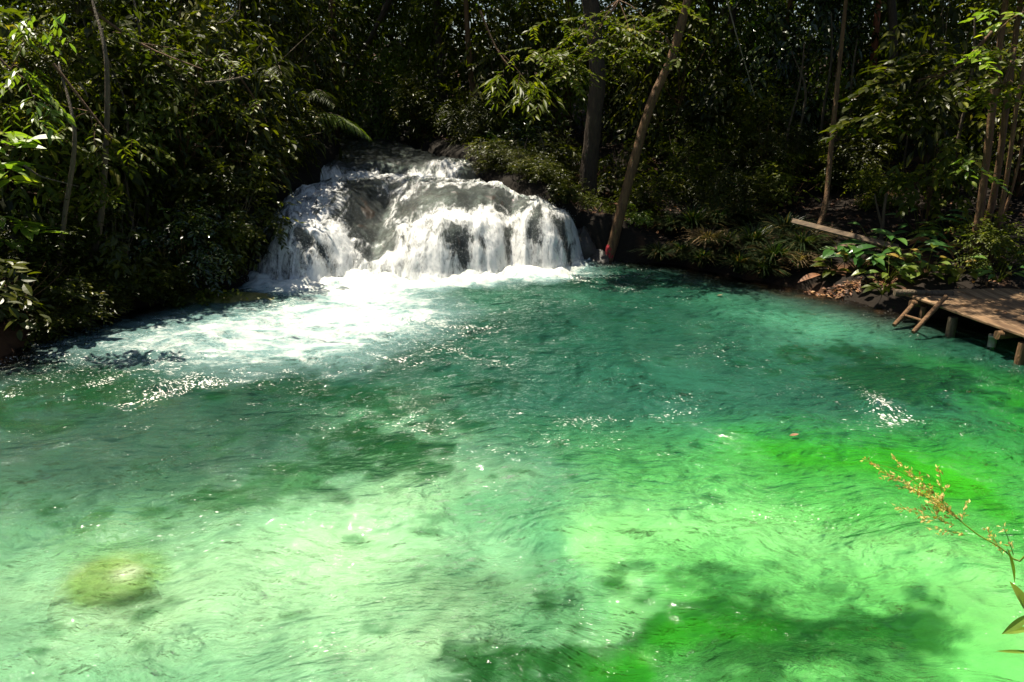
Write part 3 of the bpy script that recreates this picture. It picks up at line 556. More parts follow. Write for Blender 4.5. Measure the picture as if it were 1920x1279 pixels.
FO['narrow'] = [foliage(f'narrow_leaf_foliage_{k}', 300, (1, 1, 1), .16, 11, .5, 3, .2, seed=50 + k, droop=.6) for k in range(2)]
FO['canopy'] = [foliage(f'canopy_foliage_{k}', 540, (3.0, 3.0, 1.3), .17, 8, .6, 2, .5, seed=60 + k, flat=.8, droop=.2) for k in range(3)]
TW = [twigs(f'branches_{k}', 9, (1, 1, 1), 70 + k) for k in range(3)]
TWC = [twigs(f'canopy_branches_{k}', 9, (2.8, 2.8, 1.2), 80 + k, r0=.06, base=(0, 0, -1.4)) for k in range(3)]
leafcopy = {}
def fo(kind, k, mt):
    key = (kind, k, mt)
    if key not in leafcopy:
        me = FO[kind][k % len(FO[kind])]
        if me.materials: me = me.copy(); me.materials.clear()
        me.materials.append(M[mt]); leafcopy[key] = me
    return leafcopy[key]
_cnt = [0]
def shrub(name, label, cat, base, h, wdt, kind='medium', mt='leaf_dark', group=None, twig='twig', zc=.52):
    """bushy plant: foliage plus its stems; h height, wdt half width"""
    k = _cnt[0]; _cnt[0] += 1; g = random.Random(k * 13 + 5)
    r = thing(name, label, cat, base, g.uniform(0, 6.28), group)
    f = link('foliage', fo(kind, k, mt), parent=r); f.scale = (wdt, wdt, h * .52); f.location = (0, 0, h * zc)
    t = link('stems', TW[k % 3], M[twig], parent=r); t.scale = (wdt * .8, wdt * .8, h * .5); t.location = (0, 0, h * .5)
    return r
def trunkmesh(P, R, sides=10, rough=.12, branches=(), seed=0):
    mb = MB(); tube(mb, P, R, sides, 5, rough)
    for b_ in branches: tube(mb, b_[0], b_[1], 6, 4, rough)
    return mb.mesh('trunk', True)
def tree(label, P, R, crown, kind='canopy', mt='leaf_dark', bark='bark_dark', name='tree', group=None, branches=(), cscale=(1, 1, 1)):
    """P: world points of the trunk; crown: (x, y, z) centre of the crown or None"""
    k = _cnt[0]; _cnt[0] += 1; P = np.asarray(P, float); b0 = P[0]
    r = thing(name, label, 'tree', b0, 0, group)
    Q = P - b0; Q = np.vstack([Q[0] - [0, 0, .3], Q]); RR = [R[0] * 1.35] + list(R)
    tm = link('trunk', trunkmesh(Q, RR, branches=[(np.array(q[0]) - b0, q[1]) for q in branches]), M[bark], r)
    if crown is not None:
        c = np.array(crown) - b0
        f = link('crown', fo(kind, k, mt), parent=r); f.location = c; f.rotation_euler = (0, 0, k * 1.7); f.scale = cscale
        t = link('branches', (TWC if kind == 'canopy' else TW)[k % 3], M[bark], r); t.location = c; t.rotation_euler = (0, 0, k * 1.7); t.scale = cscale
    return r

# ---- tall canopy trees round the clearing (crowns mostly above the picture)
def straight(x, y, h, r, lean=(0, 0), seed=0):
    b_ = onland(x, y); g = np.random.default_rng(seed)
    P = [b_, b_ + [lean[0] * .3 + g.normal() * .08, lean[1] * .3, h * .33], b_ + [lean[0] * .6 + g.normal() * .1, lean[1] * .6, h * .66], b_ + [lean[0], lean[1], h]]
    return P, [r, r * .85, r * .7, r * .45]
canopy = [
 (-13.0, 11.0, 7.6, .10, 'tall forest tree at the far left edge behind the pale saplings'),
 (-11.8, 14.2, 7.8, .11, 'tall dark tree rising from the thicket left of the cascade'),
 (-15.0, 15.5, 8.2, .14, 'tall tree deep in the left thicket near the top left corner'),
 (-9.6, 18.2, 7.4, .12, 'tall tree leaning in above the left side of the cascade'),
 (-9.8, 20.5, 8.0, .14, 'tall tree in the dark behind the left thicket'),
 (-6.6, 21.8, 7.8, .13, 'tree on the left bank of the upper stream'),
 (-5.8, 27.0, 8.5, .16, 'tree at the head of the upper stream'),
 (-2.0, 25.0, 8.2, .13, 'slim tree on the right bank of the upper stream'),
 (-.9, 23.2, 7.6, .09, 'slim dark tree just behind the small upper fall'),
 (3.6, 22.5, 8.0, .12, 'dark tree behind and right of the leaning trunk'),
 (1.8, 27.0, 8.8, .15, 'distant tree between the straight and the leaning trunk'),
 (6.2, 24.0, 8.2, .12, 'tree on the shaded slope in the middle of the right wood'),
 (7.2, 23.0, 7.5, .09, 'slender tree on the right slope behind the sedge bank'),
 (9.0, 20.5, 8.0, .12, 'tree on the right slope above the lit leaf litter'),
 (11.5, 17.0, 8.0, .12, 'tall tree far right behind the many stemmed tree'),
 (10.5, 26.0, 8.8, .15, 'tree high on the right slope in deep shade'),
 (14.5, 22.0, 8.6, .14, 'tree at the far right of the back slope'),
 (-14.5, 21.0, 8.8, .14, 'tree at the back of the left thicket'),
 (-13.5, 6.0, 7.6, .12, 'tall tree on the left shore just outside the picture'),
 (12.2, 12.0, 8.0, .13, 'tall tree on the right shore behind the wooden deck'),
]
for k, (x, y, h, r, lab) in enumerate(canopy):
    P, R = straight(x, y, h - float(onland(x, y)[2]) * .3, r, (random.uniform(-.5, .5), random.uniform(-.4, .4)), k)
    c = P[-1] + np.array([0, 0, .3]); s = random.uniform(.9, 1.15)
    tree(lab, P, R, c, 'canopy', 'leaf_dark' if k % 3 else 'leaf_mid', 'bark_dark' if k % 2 else 'bark', group='tall trees closing over the pool', cscale=(s, s, 1))

# ---- named trunks of the photo
b0 = hit(1142, 478); b0[2] = 0.02
top = D(1306, -60, b0[1] + .5)
P = [b0, D(1163, 400, b0[1] + .05), D(1192, 290, b0[1] + .15), D(1222, 190, b0[1] + .3), D(1262, 100, b0[1] + .4), top, top + [.5, .3, 1.4]]
lt = tree('bare brown trunk leaning right beside the cascade, red mark at its foot', P, [.115, .10, .095, .088, .082, .075, .06], top + np.array([.6, 2.2, 3.4]), 'canopy', 'leaf_mid', 'bark', name='leaning_tree',
          branches=[([D(1262, 100, b0[1] + .4), D(1240, 62, b0[1] + .3), D(1180, 60, b0[1] + .1)], [.03, .02, .008])])
mb = MB(); q0 = P[0]; tube(mb, [np.array(P[1]) * t_ + np.array(P[0]) * (1 - t_) - q0 + np.array([-.022, -.008, 0]) for t_ in (.06, .18, .32)], [.108, .106, .10], 10, 4, .1)
link('paint_mark', mb.mesh('paint_mark', True), M['paint_red'], lt)
c2 = D(1100, 368, 18.6); c2[2] = float(onland(c2[0], c2[1])[2])
P = [c2, D(1103, 330, 18.6), D(1112, 240, 18.6), D(1120, 140, 18.6), D(1112, 40, 18.6), D(1100, -60, 18.6), D(1105, -140, 18.6)]
tree('thick straight mottled trunk standing behind the right end of the cascade', P, [.24, .20, .18, .175, .17, .16, .13], P[-1] + np.array([.0, 1.0, 1.6]), 'canopy', 'leaf_dark', 'bark_dark', name='straight_tree')
y_ = hit(1512, 478)[1]; b3 = hit(1512, 478)
P = [b3, D(1530, 440, y_), D(1548, 380, y_ + .2), D(1556, 300, y_ + .4), D(1566, 200, y_ + .5), D(1576, 100, y_ + .6), D(1590, -40, y_ + .7)]
tree('thin crooked pale stem behind the leaning board on the right bank', P, [.06, .052, .048, .045, .042, .036, .03], P[-1] + np.array([.2, .5, 1.2]), 'medium', 'leaf_dark', 'bark', name='slender_tree', cscale=(1.6, 1.6, .8))
y_ = hit(1830, 498)[1]; b4 = hit(1830, 498)
mt_ = thing('multi_stem_tree', 'cluster of brown stems fanning up from one foot beside the wooden deck', 'tree', b4)
for px0, px1, px2, px3, r, dy in ((1818, 1842, 1862, 1884, .075, 0), (1838, 1864, 1888, 1912, .065, .15), (1852, 1884, 1908, 1945, .045, -.15), (1858, 1896, 1935, 1990, .03, .1)):
    P = [b4 + [(px0 - 1830) * .006, dy, -.1], D(px1, 360, y_ + dy), D(px2, 190, y_ + dy), D(px3, 10, y_ + dy), D(px3 + 25, -150, y_ + dy * 2)]
    mb = MB(); tube(mb, [p_ - b4 for p_ in P], [r, r * .85, r * .75, r * .6, r * .4], 8, 5, .15); link('trunk', mb.mesh('trunk', True), M['bark'], mt_)
f = link('crown', fo('medium', 2, 'leaf_mid'), parent=mt_); f.location = D(1930, -40, y_ + .3) - b4 + np.array([.3, 0, .5]); f.scale = (1.5, 1.5, .9)
y_ = 22.3
P = [hit(1612, 350), D(1618, 300, y_), D(1632, 200, y_), D(1640, 80, y_), D(1655, -60, y_)]; P[0] = onland(D(1610, 350, y_)[0], y_)
tree('red barked trunk glowing in the middle of the dark right wood', P, [.11, .10, .09, .085, .07], P[-1] + np.array([0, .6, 2.2]), 'canopy', 'leaf_dark', 'bark_red', name='red_tree')

f = link('crown', fo('small', 1, 'leaf_dark'), parent=mt_); f.location = np.array([5.3, 12.9, 6.6]) - b4; f.scale = (1.0, .95, .6)  # extra crown above the view, added to shade the deck
t = link('branches', TW[1], M['bark'], mt_); t.location = np.array([5.6, 12.9, 6.4]) - b4; t.scale = (1.4, 1.3, .8)  # branches of the added deck-shading crown
# ---- left bank saplings
for k, (a, b_, c_, d_, r, lab) in enumerate([
    ((78, 520), (62, 490), (20, 440), (-40, 380), .075, 'thick pale stem bending left low on the left bank'),
    ((104, 545), (112, 480), (122, 400), (140, 250), .05, 'pale lichen spotted sapling, left of the pair on the left bank'),
    ((160, 520), (182, 450), (196, 330), (200, 120), .058, 'pale lichen spotted sapling leaning right, right of the pair on the left bank'),
    ((276, 450), (276, 380), (274, 300), (262, 60), .035, 'thin straight sapling further right in the left thicket')]):
    y_ = hit(*a)[1]; bb_ = hit(*a)
    P = [bb_, D(*b_, y_), D(*c_, y_ + .1), D(*d_, y_ + .2), D(d_[0] - 30, d_[1] - 130, y_ + .6)]
    tree(lab, P, [r, r * .85, r * .75, r * .6, r * .3], P[-1] + np.array([-.5, .5, .2]), 'medium', 'leaf_dark', 'bark_pale', name='sapling', group='pale saplings on the left bank', cscale=(.55, .5, .45))
def XY(px, y): return D(px, 400, y)[0]
def S(px, y, h, wdt, kind, mt, label, name='shrub', cat='shrub', group='undergrowth round the pool', lift=0):
    b_ = onland(XY(px, y), y); b_[2] -= .05 - lift
    return shrub(name, label, cat, b_, h, wdt, kind, mt, group)
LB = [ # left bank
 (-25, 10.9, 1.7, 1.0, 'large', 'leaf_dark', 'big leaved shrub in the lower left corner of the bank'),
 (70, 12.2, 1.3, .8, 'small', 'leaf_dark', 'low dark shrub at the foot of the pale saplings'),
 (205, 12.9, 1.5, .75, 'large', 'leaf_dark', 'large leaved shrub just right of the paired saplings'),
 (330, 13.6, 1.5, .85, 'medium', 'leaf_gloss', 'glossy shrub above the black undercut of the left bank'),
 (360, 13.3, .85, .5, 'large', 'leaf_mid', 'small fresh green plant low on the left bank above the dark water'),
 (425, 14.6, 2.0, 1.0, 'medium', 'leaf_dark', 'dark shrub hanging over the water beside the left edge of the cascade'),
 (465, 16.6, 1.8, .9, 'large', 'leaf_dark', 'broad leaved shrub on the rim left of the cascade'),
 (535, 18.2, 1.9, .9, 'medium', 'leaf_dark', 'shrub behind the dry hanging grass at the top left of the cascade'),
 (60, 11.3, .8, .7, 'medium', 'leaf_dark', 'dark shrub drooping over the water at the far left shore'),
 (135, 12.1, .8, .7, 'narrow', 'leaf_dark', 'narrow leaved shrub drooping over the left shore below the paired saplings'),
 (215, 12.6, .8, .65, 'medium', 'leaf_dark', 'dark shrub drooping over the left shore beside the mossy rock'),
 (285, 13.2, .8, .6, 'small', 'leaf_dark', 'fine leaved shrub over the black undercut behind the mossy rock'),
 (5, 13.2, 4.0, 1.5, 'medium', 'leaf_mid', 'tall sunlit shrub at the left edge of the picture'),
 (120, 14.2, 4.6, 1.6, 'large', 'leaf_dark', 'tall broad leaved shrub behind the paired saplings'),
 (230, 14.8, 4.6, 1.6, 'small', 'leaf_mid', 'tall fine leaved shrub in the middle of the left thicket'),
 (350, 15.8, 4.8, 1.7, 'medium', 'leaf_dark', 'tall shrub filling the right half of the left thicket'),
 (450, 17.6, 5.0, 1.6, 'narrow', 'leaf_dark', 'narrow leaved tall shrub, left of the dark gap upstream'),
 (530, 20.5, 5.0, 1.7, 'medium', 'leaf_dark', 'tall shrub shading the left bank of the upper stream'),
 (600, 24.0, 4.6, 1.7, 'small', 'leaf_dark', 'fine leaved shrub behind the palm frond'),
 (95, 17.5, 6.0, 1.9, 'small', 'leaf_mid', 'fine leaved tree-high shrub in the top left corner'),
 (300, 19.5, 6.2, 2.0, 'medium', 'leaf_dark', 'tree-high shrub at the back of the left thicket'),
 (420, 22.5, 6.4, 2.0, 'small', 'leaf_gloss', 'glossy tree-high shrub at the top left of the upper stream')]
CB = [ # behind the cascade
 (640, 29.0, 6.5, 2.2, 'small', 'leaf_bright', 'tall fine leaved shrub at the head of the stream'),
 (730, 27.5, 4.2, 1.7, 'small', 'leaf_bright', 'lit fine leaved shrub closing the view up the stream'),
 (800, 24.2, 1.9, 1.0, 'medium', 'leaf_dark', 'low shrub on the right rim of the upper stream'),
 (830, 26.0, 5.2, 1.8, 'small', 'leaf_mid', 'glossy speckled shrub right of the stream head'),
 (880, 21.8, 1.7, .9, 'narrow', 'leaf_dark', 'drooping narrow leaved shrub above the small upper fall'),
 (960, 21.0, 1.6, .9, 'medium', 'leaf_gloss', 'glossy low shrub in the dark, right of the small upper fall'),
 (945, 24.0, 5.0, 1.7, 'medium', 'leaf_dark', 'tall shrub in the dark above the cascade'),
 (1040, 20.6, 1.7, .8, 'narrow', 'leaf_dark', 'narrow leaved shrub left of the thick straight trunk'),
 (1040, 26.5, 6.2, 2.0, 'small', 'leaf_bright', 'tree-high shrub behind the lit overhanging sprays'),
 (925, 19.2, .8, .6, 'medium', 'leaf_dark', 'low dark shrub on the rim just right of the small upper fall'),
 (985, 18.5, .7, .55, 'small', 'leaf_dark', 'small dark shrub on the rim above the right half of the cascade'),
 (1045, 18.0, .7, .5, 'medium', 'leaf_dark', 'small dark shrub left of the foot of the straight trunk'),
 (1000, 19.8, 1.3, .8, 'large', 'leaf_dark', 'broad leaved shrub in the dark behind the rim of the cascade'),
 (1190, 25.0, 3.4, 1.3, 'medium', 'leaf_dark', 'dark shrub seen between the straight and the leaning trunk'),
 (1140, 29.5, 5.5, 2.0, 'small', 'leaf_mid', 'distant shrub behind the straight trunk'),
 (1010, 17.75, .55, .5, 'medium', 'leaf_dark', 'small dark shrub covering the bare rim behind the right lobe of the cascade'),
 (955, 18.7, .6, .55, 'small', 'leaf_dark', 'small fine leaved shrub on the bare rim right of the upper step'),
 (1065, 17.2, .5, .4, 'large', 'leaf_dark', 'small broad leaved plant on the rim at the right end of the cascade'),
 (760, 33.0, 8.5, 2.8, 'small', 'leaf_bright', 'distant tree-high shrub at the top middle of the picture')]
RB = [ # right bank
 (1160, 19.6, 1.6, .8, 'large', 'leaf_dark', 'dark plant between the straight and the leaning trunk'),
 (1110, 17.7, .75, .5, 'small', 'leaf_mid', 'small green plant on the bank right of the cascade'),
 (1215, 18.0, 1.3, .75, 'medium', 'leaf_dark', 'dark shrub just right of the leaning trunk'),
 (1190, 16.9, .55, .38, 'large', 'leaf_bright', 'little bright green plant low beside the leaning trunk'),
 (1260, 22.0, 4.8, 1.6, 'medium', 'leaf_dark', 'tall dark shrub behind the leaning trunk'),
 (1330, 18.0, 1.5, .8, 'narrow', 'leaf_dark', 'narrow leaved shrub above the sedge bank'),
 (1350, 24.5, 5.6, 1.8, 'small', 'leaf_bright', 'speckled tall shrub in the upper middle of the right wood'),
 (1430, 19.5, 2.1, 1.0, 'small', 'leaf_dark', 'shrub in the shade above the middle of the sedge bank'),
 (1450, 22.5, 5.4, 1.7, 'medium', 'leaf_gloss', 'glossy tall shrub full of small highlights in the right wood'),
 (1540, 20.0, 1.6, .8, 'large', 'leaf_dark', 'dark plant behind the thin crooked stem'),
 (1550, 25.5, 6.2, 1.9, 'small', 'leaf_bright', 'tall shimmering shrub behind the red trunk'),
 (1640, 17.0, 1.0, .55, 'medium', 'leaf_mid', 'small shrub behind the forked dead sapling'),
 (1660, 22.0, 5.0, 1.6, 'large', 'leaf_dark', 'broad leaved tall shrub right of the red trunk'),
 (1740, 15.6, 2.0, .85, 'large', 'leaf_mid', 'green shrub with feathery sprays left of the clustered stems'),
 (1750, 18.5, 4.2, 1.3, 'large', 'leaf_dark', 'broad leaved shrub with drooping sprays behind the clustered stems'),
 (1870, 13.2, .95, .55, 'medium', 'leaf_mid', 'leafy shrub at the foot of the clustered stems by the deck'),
 (1900, 16.5, 3.6, 1.3, 'medium', 'leaf_dark', 'shrub at the right edge behind the deck'),
 (1860, 21.0, 6.2, 1.9, 'small', 'leaf_mid', 'tree-high shrub in the top right corner'),
 (1400, 17.6, 1.0, .7, 'medium', 'leaf_dark', 'low shrub on the slope just above the middle sedges'),
 (1475, 18.2, 1.3, .8, 'large', 'leaf_mid', 'broad leaved low shrub on the slope left of the crooked stem'),
 (1590, 18.6, 1.4, .8, 'medium', 'leaf_dark', 'low shrub on the slope right of the crooked stem'),
 (1290, 20.0, 1.8, .9, 'small', 'leaf_mid', 'fine leaved shrub on the slope behind the pale stone'),
 (1370, 21.5, 2.4, 1.1, 'medium', 'leaf_mid', 'mid-high shrub on the shaded slope, centre of the right wood'),
 (1620, 20.5, 2.4, 1.0, 'small', 'leaf_mid', 'mid-high shrub in front of the red trunk'),
 (1250, 27.5, 7.0, 2.2, 'small', 'leaf_dark', 'dark tree-high shrub at the top behind the leaning trunk'),
 (1700, 27.5, 7.5, 2.3, 'small', 'leaf_mid', 'distant tree-high shrub near the top right')]
for a in LB + CB + RB: S(*a)

# far wood that reads as one mass
g = np.random.default_rng(5); n = 210000
x = g.uniform(-34, 34, n); y = 27.5 + g.random(n) ** 1.3 * 12; z = g.uniform(0, 17, n)
dens = fbm(x * .35 + z * .2, y * .3 + z * .45, 4, 171); k = dens > -.22; x, y, z = x[k], y[k], z[k]; n = len(x)
z = z + T(x, y)
mb = MB(); d = unit(g.normal(size=(n, 3)) + [0, 0, -.6]); leaves(mb, np.stack([x, y, z], -1), d, unit(g.normal(size=(n, 3)) + [0, -.3, 1]), g.uniform(.22, .48, n), g.uniform(.10, .22, n), 1, a=g.random(n) * .95)
o = link('far_forest', mb.mesh('far_forest'), M['leaf_dark']); tag(o, 'far wood of dark leaves closing the background', 'forest', kind='stuff')
# leaf litter on the right slope and the left bank
n = 22000; x = g.uniform(-13, 16, n); y = g.uniform(10, 27, n); d_ = polyinfo(x, y, POOL); ch = np.maximum(XL(y) - x, x - XR(y))
k = (d_ > .12) & ((ch > .45) | (y < 14.3)) & (fbm(x * .8, y * .8, 3, 181) > -.15 ); x, y = x[k], y[k]; n = len(x)
mb = MB(); d = unit(np.stack([g.normal(size=n), g.normal(size=n), g.normal(size=n) * .25], -1))
leaves(mb, np.stack([x, y, T(x, y) + g.uniform(.01, .05, n)], -1), d, unit(g.normal(size=(n, 3)) * .35 + [0, 0, 1]), g.uniform(.06, .14, n), g.uniform(.03, .06, n), 2, curl=-.2, a=g.random(n))
o = link('leaf_litter', mb.mesh('leaf_litter'), M['litter']); tag(o, 'brown fallen leaves strewn over the forest floor', 'leaf litter', kind='stuff')
# orange drift of leaves at the water edge
c = hit(1585, 545); n = 260; x = c[0] + g.normal(size=n) * .26; y = c[1] + g.normal(size=n) * .08 - (x - c[0]) * .25; zz = np.maximum(T(x, y), -.0) + g.uniform(.01, .06, n)
mb = MB(); leaves(mb, np.stack([x, y, zz], -1), unit(np.stack([g.normal(size=n), g.normal(size=n), g.normal(size=n) * .3], -1)), unit(g.normal(size=(n, 3)) * .4 + [0, -.3, 1]), g.uniform(.05, .11, n), g.uniform(.025, .05, n), 2, a=.45 + .55 * g.random(n))
o = link('leaf_drift', mb.mesh('leaf_drift'), M['litter']); tag(o, 'orange drift of fallen leaves lodged at the right water edge', 'leaf drift', kind='stuff')

# grass and sedge tufts
def tuft(label, base, n, L, spread, mt='grass', name='sedge_tuft', cat='grass tuft', group='sedge tufts on the right bank', hang=0.0, seed=0, W=.014, lean=(0, 0)):
    g = np.random.default_rng(seed); mb = MB()
    for k in range(n):
        a = g.uniform(0, 6.28); l = L * g.uniform(.55, 1.15); o = np.array([math.cos(a), math.sin(a), 0]); q = g.uniform(.25, 1) * spread
        b_ = o * .07 * g.random(); s = np.linspace(0, 1, 6)
        P = b_ + o * (q * l * s[:, None] ** 1.5) + np.array([lean[0], lean[1], 0]) * (l * s[:, None] ** 1.5)
        P[:, 2] += l * (s * (1 - hang) - (.45 * q + hang) * s ** 2.2)
        sd = np.array([-o[1], o[0], 0]) * W; wv = np.array([.7, 1, .9, .7, .4, .05])[:, None]
        V = np.stack([P - sd * wv, P + sd * wv], 1).reshape(-1, 3); F = [[2 * i, 2 * i + 1, 2 * i + 3, 2 * i + 2] for i in range(5)]
        mb.add(V, F, g.random())
    o = link(name, mb.mesh(name), M[mt]); o.location = base; return tag(o, label, cat, group)
tf = [(1300, 17.0, 1.0, 'grass', 'leftmost sedge tuft at the start of the right bank'), (1325, 470, .75, 'drygrass', 'straw coloured tuft among the green sedge on the right bank'),
      (1360, 480, .8, 'grass', 'green sedge tuft right of the straw coloured tuft'), (1410, 475, .95, 'grass', 'tall green sedge tuft in the middle of the right bank'), (1450, 500, .8, 'grass', 'sedge tuft arching down to the water'),
      (1470, 455, .9, 'grass', 'sedge tuft below the upper end of the leaning board'), (1275, 485, .6, 'grass', 'small sedge tuft at the water, right of the leaning trunk'), (1495, 505, .5, 'drygrass', 'small dry tuft left of the curled dead leaves'),
      (1345, 430, .9, 'grass', 'upper sedge tuft in shade behind the straw coloured one'), (1255, 440, .7, 'grass', 'sedge tuft on the slope behind the leaning trunk'), (1390, 425, .8, 'grass', 'sedge tuft high on the slope above the tall green one'), (1640, 500, .4, 'grass', 'short grass tuft among the broad leaved plants'),
      (1060, 385, .45, 'grass', 'short tuft on the rim at the right end of the cascade'), (1530, 455, .5, 'drygrass', 'dry tuft under the leaning board'),
      (1235, 492, .6, 'grass', 'dark sedge tuft trailing in the water nearest the leaning trunk'), (1315, 502, .65, 'grass', 'dark sedge tuft trailing into the water below the straw coloured one'), (1385, 512, .7, 'grass', 'dark sedge tuft trailing into the water below the tall green one'), (1430, 522, .6, 'grass', 'low sedge tuft on the water edge, centre of the right bank'), (1500, 480, .8, 'grass', 'sedge tuft around the foot of the thin crooked stem')]
for k, (px, py, L, mt, lab) in enumerate(tf):
    b_ = hit(px, py) if py > 100 else onland(XY(px, py), py)
    tuft(lab, b_, 280, L * 1.35, .8, mt, seed=k, lean=(0, -.3), hang=.2)
b_ = D(512, 292, 16.9); tuft('dry straw coloured grass hanging down beside the top left of the cascade', b_, 70, .75, .5, 'drygrass', 'hanging_grass', 'grass tuft', None, .75, 77, .008, (.2, -.35))
# palm fronds
def frond(label, base, dirv, L, n=34, ll=.34, mt='leaf_mid', name='palm_frond', drop=.35):
    g = np.random.default_rng(int(L * 100)); dirv = unit(np.array(dirv, float)); s = np.linspace(0, 1, 12)[:, None]
    P = dirv * L * s + np.array([0, 0, -1]) * L * drop * s ** 2 + np.array([0, 0, .12]) * np.sin(s * 3.1) * L
    r = thing(name, label, 'palm frond', base); mb = MB(); tube(mb, P, np.linspace(.016, .004, 12), 5, 2, cap=False); link('midrib', mb.mesh('midrib', True), M['bark_pale'], r)
    t = np.linspace(.12, 1, n); Q = np.stack([np.interp(t, s[:, 0], P[:, i]) for i in range(3)], -1); sd = unit(np.cross(dirv, [0, 0, 1])); mb = MB()
    for sg in (-1, 1):
        d = unit(sd * sg + dirv * .75 + np.array([0, 0, -.35]) + g.normal(size=(n, 3)) * .06)
        leaves(mb, Q, d, np.tile([0, 0, 1.0], (n, 1)), ll * np.sin(np.pi * (.12 + .8 * t)) + .05, .028, 4, fold=.1, curl=.5, a=g.random(n) * .6)
    link('leaflets', mb.mesh('leaflets'), M[mt], r); return r
frond('feathery palm frond arching right over the dark upper stream', D(560, 225, 18.5), (1, -.1, .12), 1.55, 40, .42, 'leaf_bright')
frond('darker palm frond pointing left above the cascade', D(560, 215, 18.6), (-.7, -.5, .35), 1.3, mt='leaf_dark')
frond('shadowed palm frond drooping beside the upper stream', D(570, 190, 19.0), (.55, -.6, .25), 1.4, mt='leaf_mid')
frond('small palm frond high at the left of the dark gap', D(520, 150, 17.5), (.3, -.8, .4), 1.1, mt='leaf_dark')

# leafy boughs with named looks
def bough(label, P, R, cl, kind_leaf, per=12, L=.13, W=.42, mt='leaf_bright', n=60, name='leafy_bough', bark='bark', slen=.6, flat=True, K=4, seed=1, droop=.15):
    """branch carrying flat leafy sprays; cl = list of (point, spread xyz)"""
    g = np.random.default_rng(seed); P = np.asarray(P, float); r = thing(name, label, 'bough', P[0]); mb = MB()
    tube(mb, P - P[0], R, 6, 4)
    lf = MB()
    for c, sp_ in cl:
        c = np.array(c) - P[0]; 
        tube(mb, [P[-2] - P[0], (P[-2] - P[0] + c) / 2 + [0, 0, .05], c], [R[-1], R[-1] * .7, R[-1] * .3], 5, 3, cap=False)
        for q in range(n):
            o = c + g.normal(size=3) * np.array(sp_) ; a = g.uniform(0, 6.28); d0 = unit(np.array([math.cos(a), math.sin(a) * .8, -droop + g.normal() * .12]))
            s = np.linspace(.1, 1, per)[:, None]; PP = o + d0 * s * slen * g.uniform(.6, 1.2) - np.array([0, 0, 1]) * s ** 2 * .12
            tube(mb, PP[[0, per // 2, -1]], [.005, .004, .002], 3, 2, cap=False)
            sd = unit(np.cross(d0, [0, 0, 1])); sg = np.where(np.arange(per) % 2 == 0, 1, -1)[:, None]
            d = d0 * .6 + sd * sg * .8 + g.normal(size=(per, 3)) * .15 + [0, 0, -.12]; d[-1] = d0
            LL = L * g.uniform(.7, 1.2, per); leaves(lf, PP, unit(d), unit(np.array([0, 0, 1.0]) + g.normal(size=(per, 3)) * .25), LL, LL * W, K, a=np.clip(g.random() * .5 + g.random(per) * .5, 0, .97))
    link('branch', mb.mesh('branch', True), M[bark], r); link('foliage', lf.mesh('foliage'), M[mt], r); return r
Y1 = 15.6
bough('fresh green flat sprays hanging in front of the straight trunk', [D(1180, -80, Y1 + 1.2), D(1160, 0, Y1 + .5), D(1120, 60, Y1)], [.03, .02, .012],
      [(D(1120, 55, Y1), (.55, .35, .16)), (D(1190, 90, Y1), (.4, .3, .12)), (D(1040, 95, Y1), (.28, .25, .07)), (D(1210, 35, Y1), (.35, .3, .12)), (D(1080, 130, Y1), (.2, .2, .06))], 0, n=30, L=.13, slen=.5, mt='leaf_mid', seed=4)
bough('drooping long leaved spray above the middle of the cascade', [D(900, 20, 17.6), D(930, 90, 17.4), D(955, 125, 17.2)], [.025, .018, .012], [(D(955, 140, 17.2), (.28, .2, .1)), (D(1000, 170, 17.3), (.2, .2, .1))], 0, n=10, per=9, L=.30, W=.22, mt='leaf_mid', slen=.35, seed=5, droop=.6)
bough('dim green bough with broad sprays reaching left in front of the right wood', [D(1860, 60, 13.2), D(1790, 130, 13.1), D(1720, 150, 13)], [.03, .02, .012],
      [(D(1700, 165, 13), (.35, .3, .12)), (D(1650, 220, 13), (.25, .25, .1)), (D(1780, 110, 13), (.3, .3, .15))], 0, n=18, L=.19, W=.5, mt='leaf_dark', slen=.5, seed=6)
bough('sunlit sprays of rounded leaves in front of the clustered stems', [D(1905, 90, 11.6), D(1880, 160, 11.5), D(1860, 190, 11.5)], [.02, .014, .01],
      [(D(1870, 175, 11.5), (.2, .2, .08)), (D(1900, 155, 11.4), (.15, .15, .06)), (D(1840, 100, 11.5), (.2, .2, .08))], 0, n=7, per=7, L=.15, W=.5, mt='leaf_mid', slen=.35, seed=7)
bough('few bright yellow-green leaves on a twig across the clustered stems', [D(1880, 330, 11.5), D(1850, 320, 11.4), D(1825, 305, 11.4)], [.008, .006, .004],
      [(D(1820, 300, 11.4), (.07, .07, .05)), (D(1845, 325, 11.4), (.1, .08, .03))], 0, n=3, per=5, L=.17, W=.45, mt='leaf_yellow', slen=.2, seed=8)
bough('leafy twig of shining leaves at the top right corner', [D(1925, 20, 11.0), D(1890, 40, 11.0), D(1850, 85, 11.0)], [.01, .008, .005],
      [(D(1845, 95, 11.0), (.12, .1, .06)), (D(1895, 30, 11.0), (.15, .1, .06))], 0, n=4, per=6, L=.15, W=.5, mt='leaf_yellow', slen=.25, seed=9)
bough('grey-green leafy bough reaching right across the top of the left thicket', [D(120, -20, 14.0), D(260, 80, 13.9), D(380, 130, 13.8)], [.03, .02, .01],
      [(D(330, 110, 14.5), (.45, .3, .17)), (D(420, 120, 14.5), (.3, .2, .12)), (D(210, 60, 14.5), (.4, .3, .17)), (D(390, 190, 14.5), (.35, .2, .12))], 0, n=13, per=11, L=.12, W=.36, mt='leaf_mid', slen=.45, seed=10)
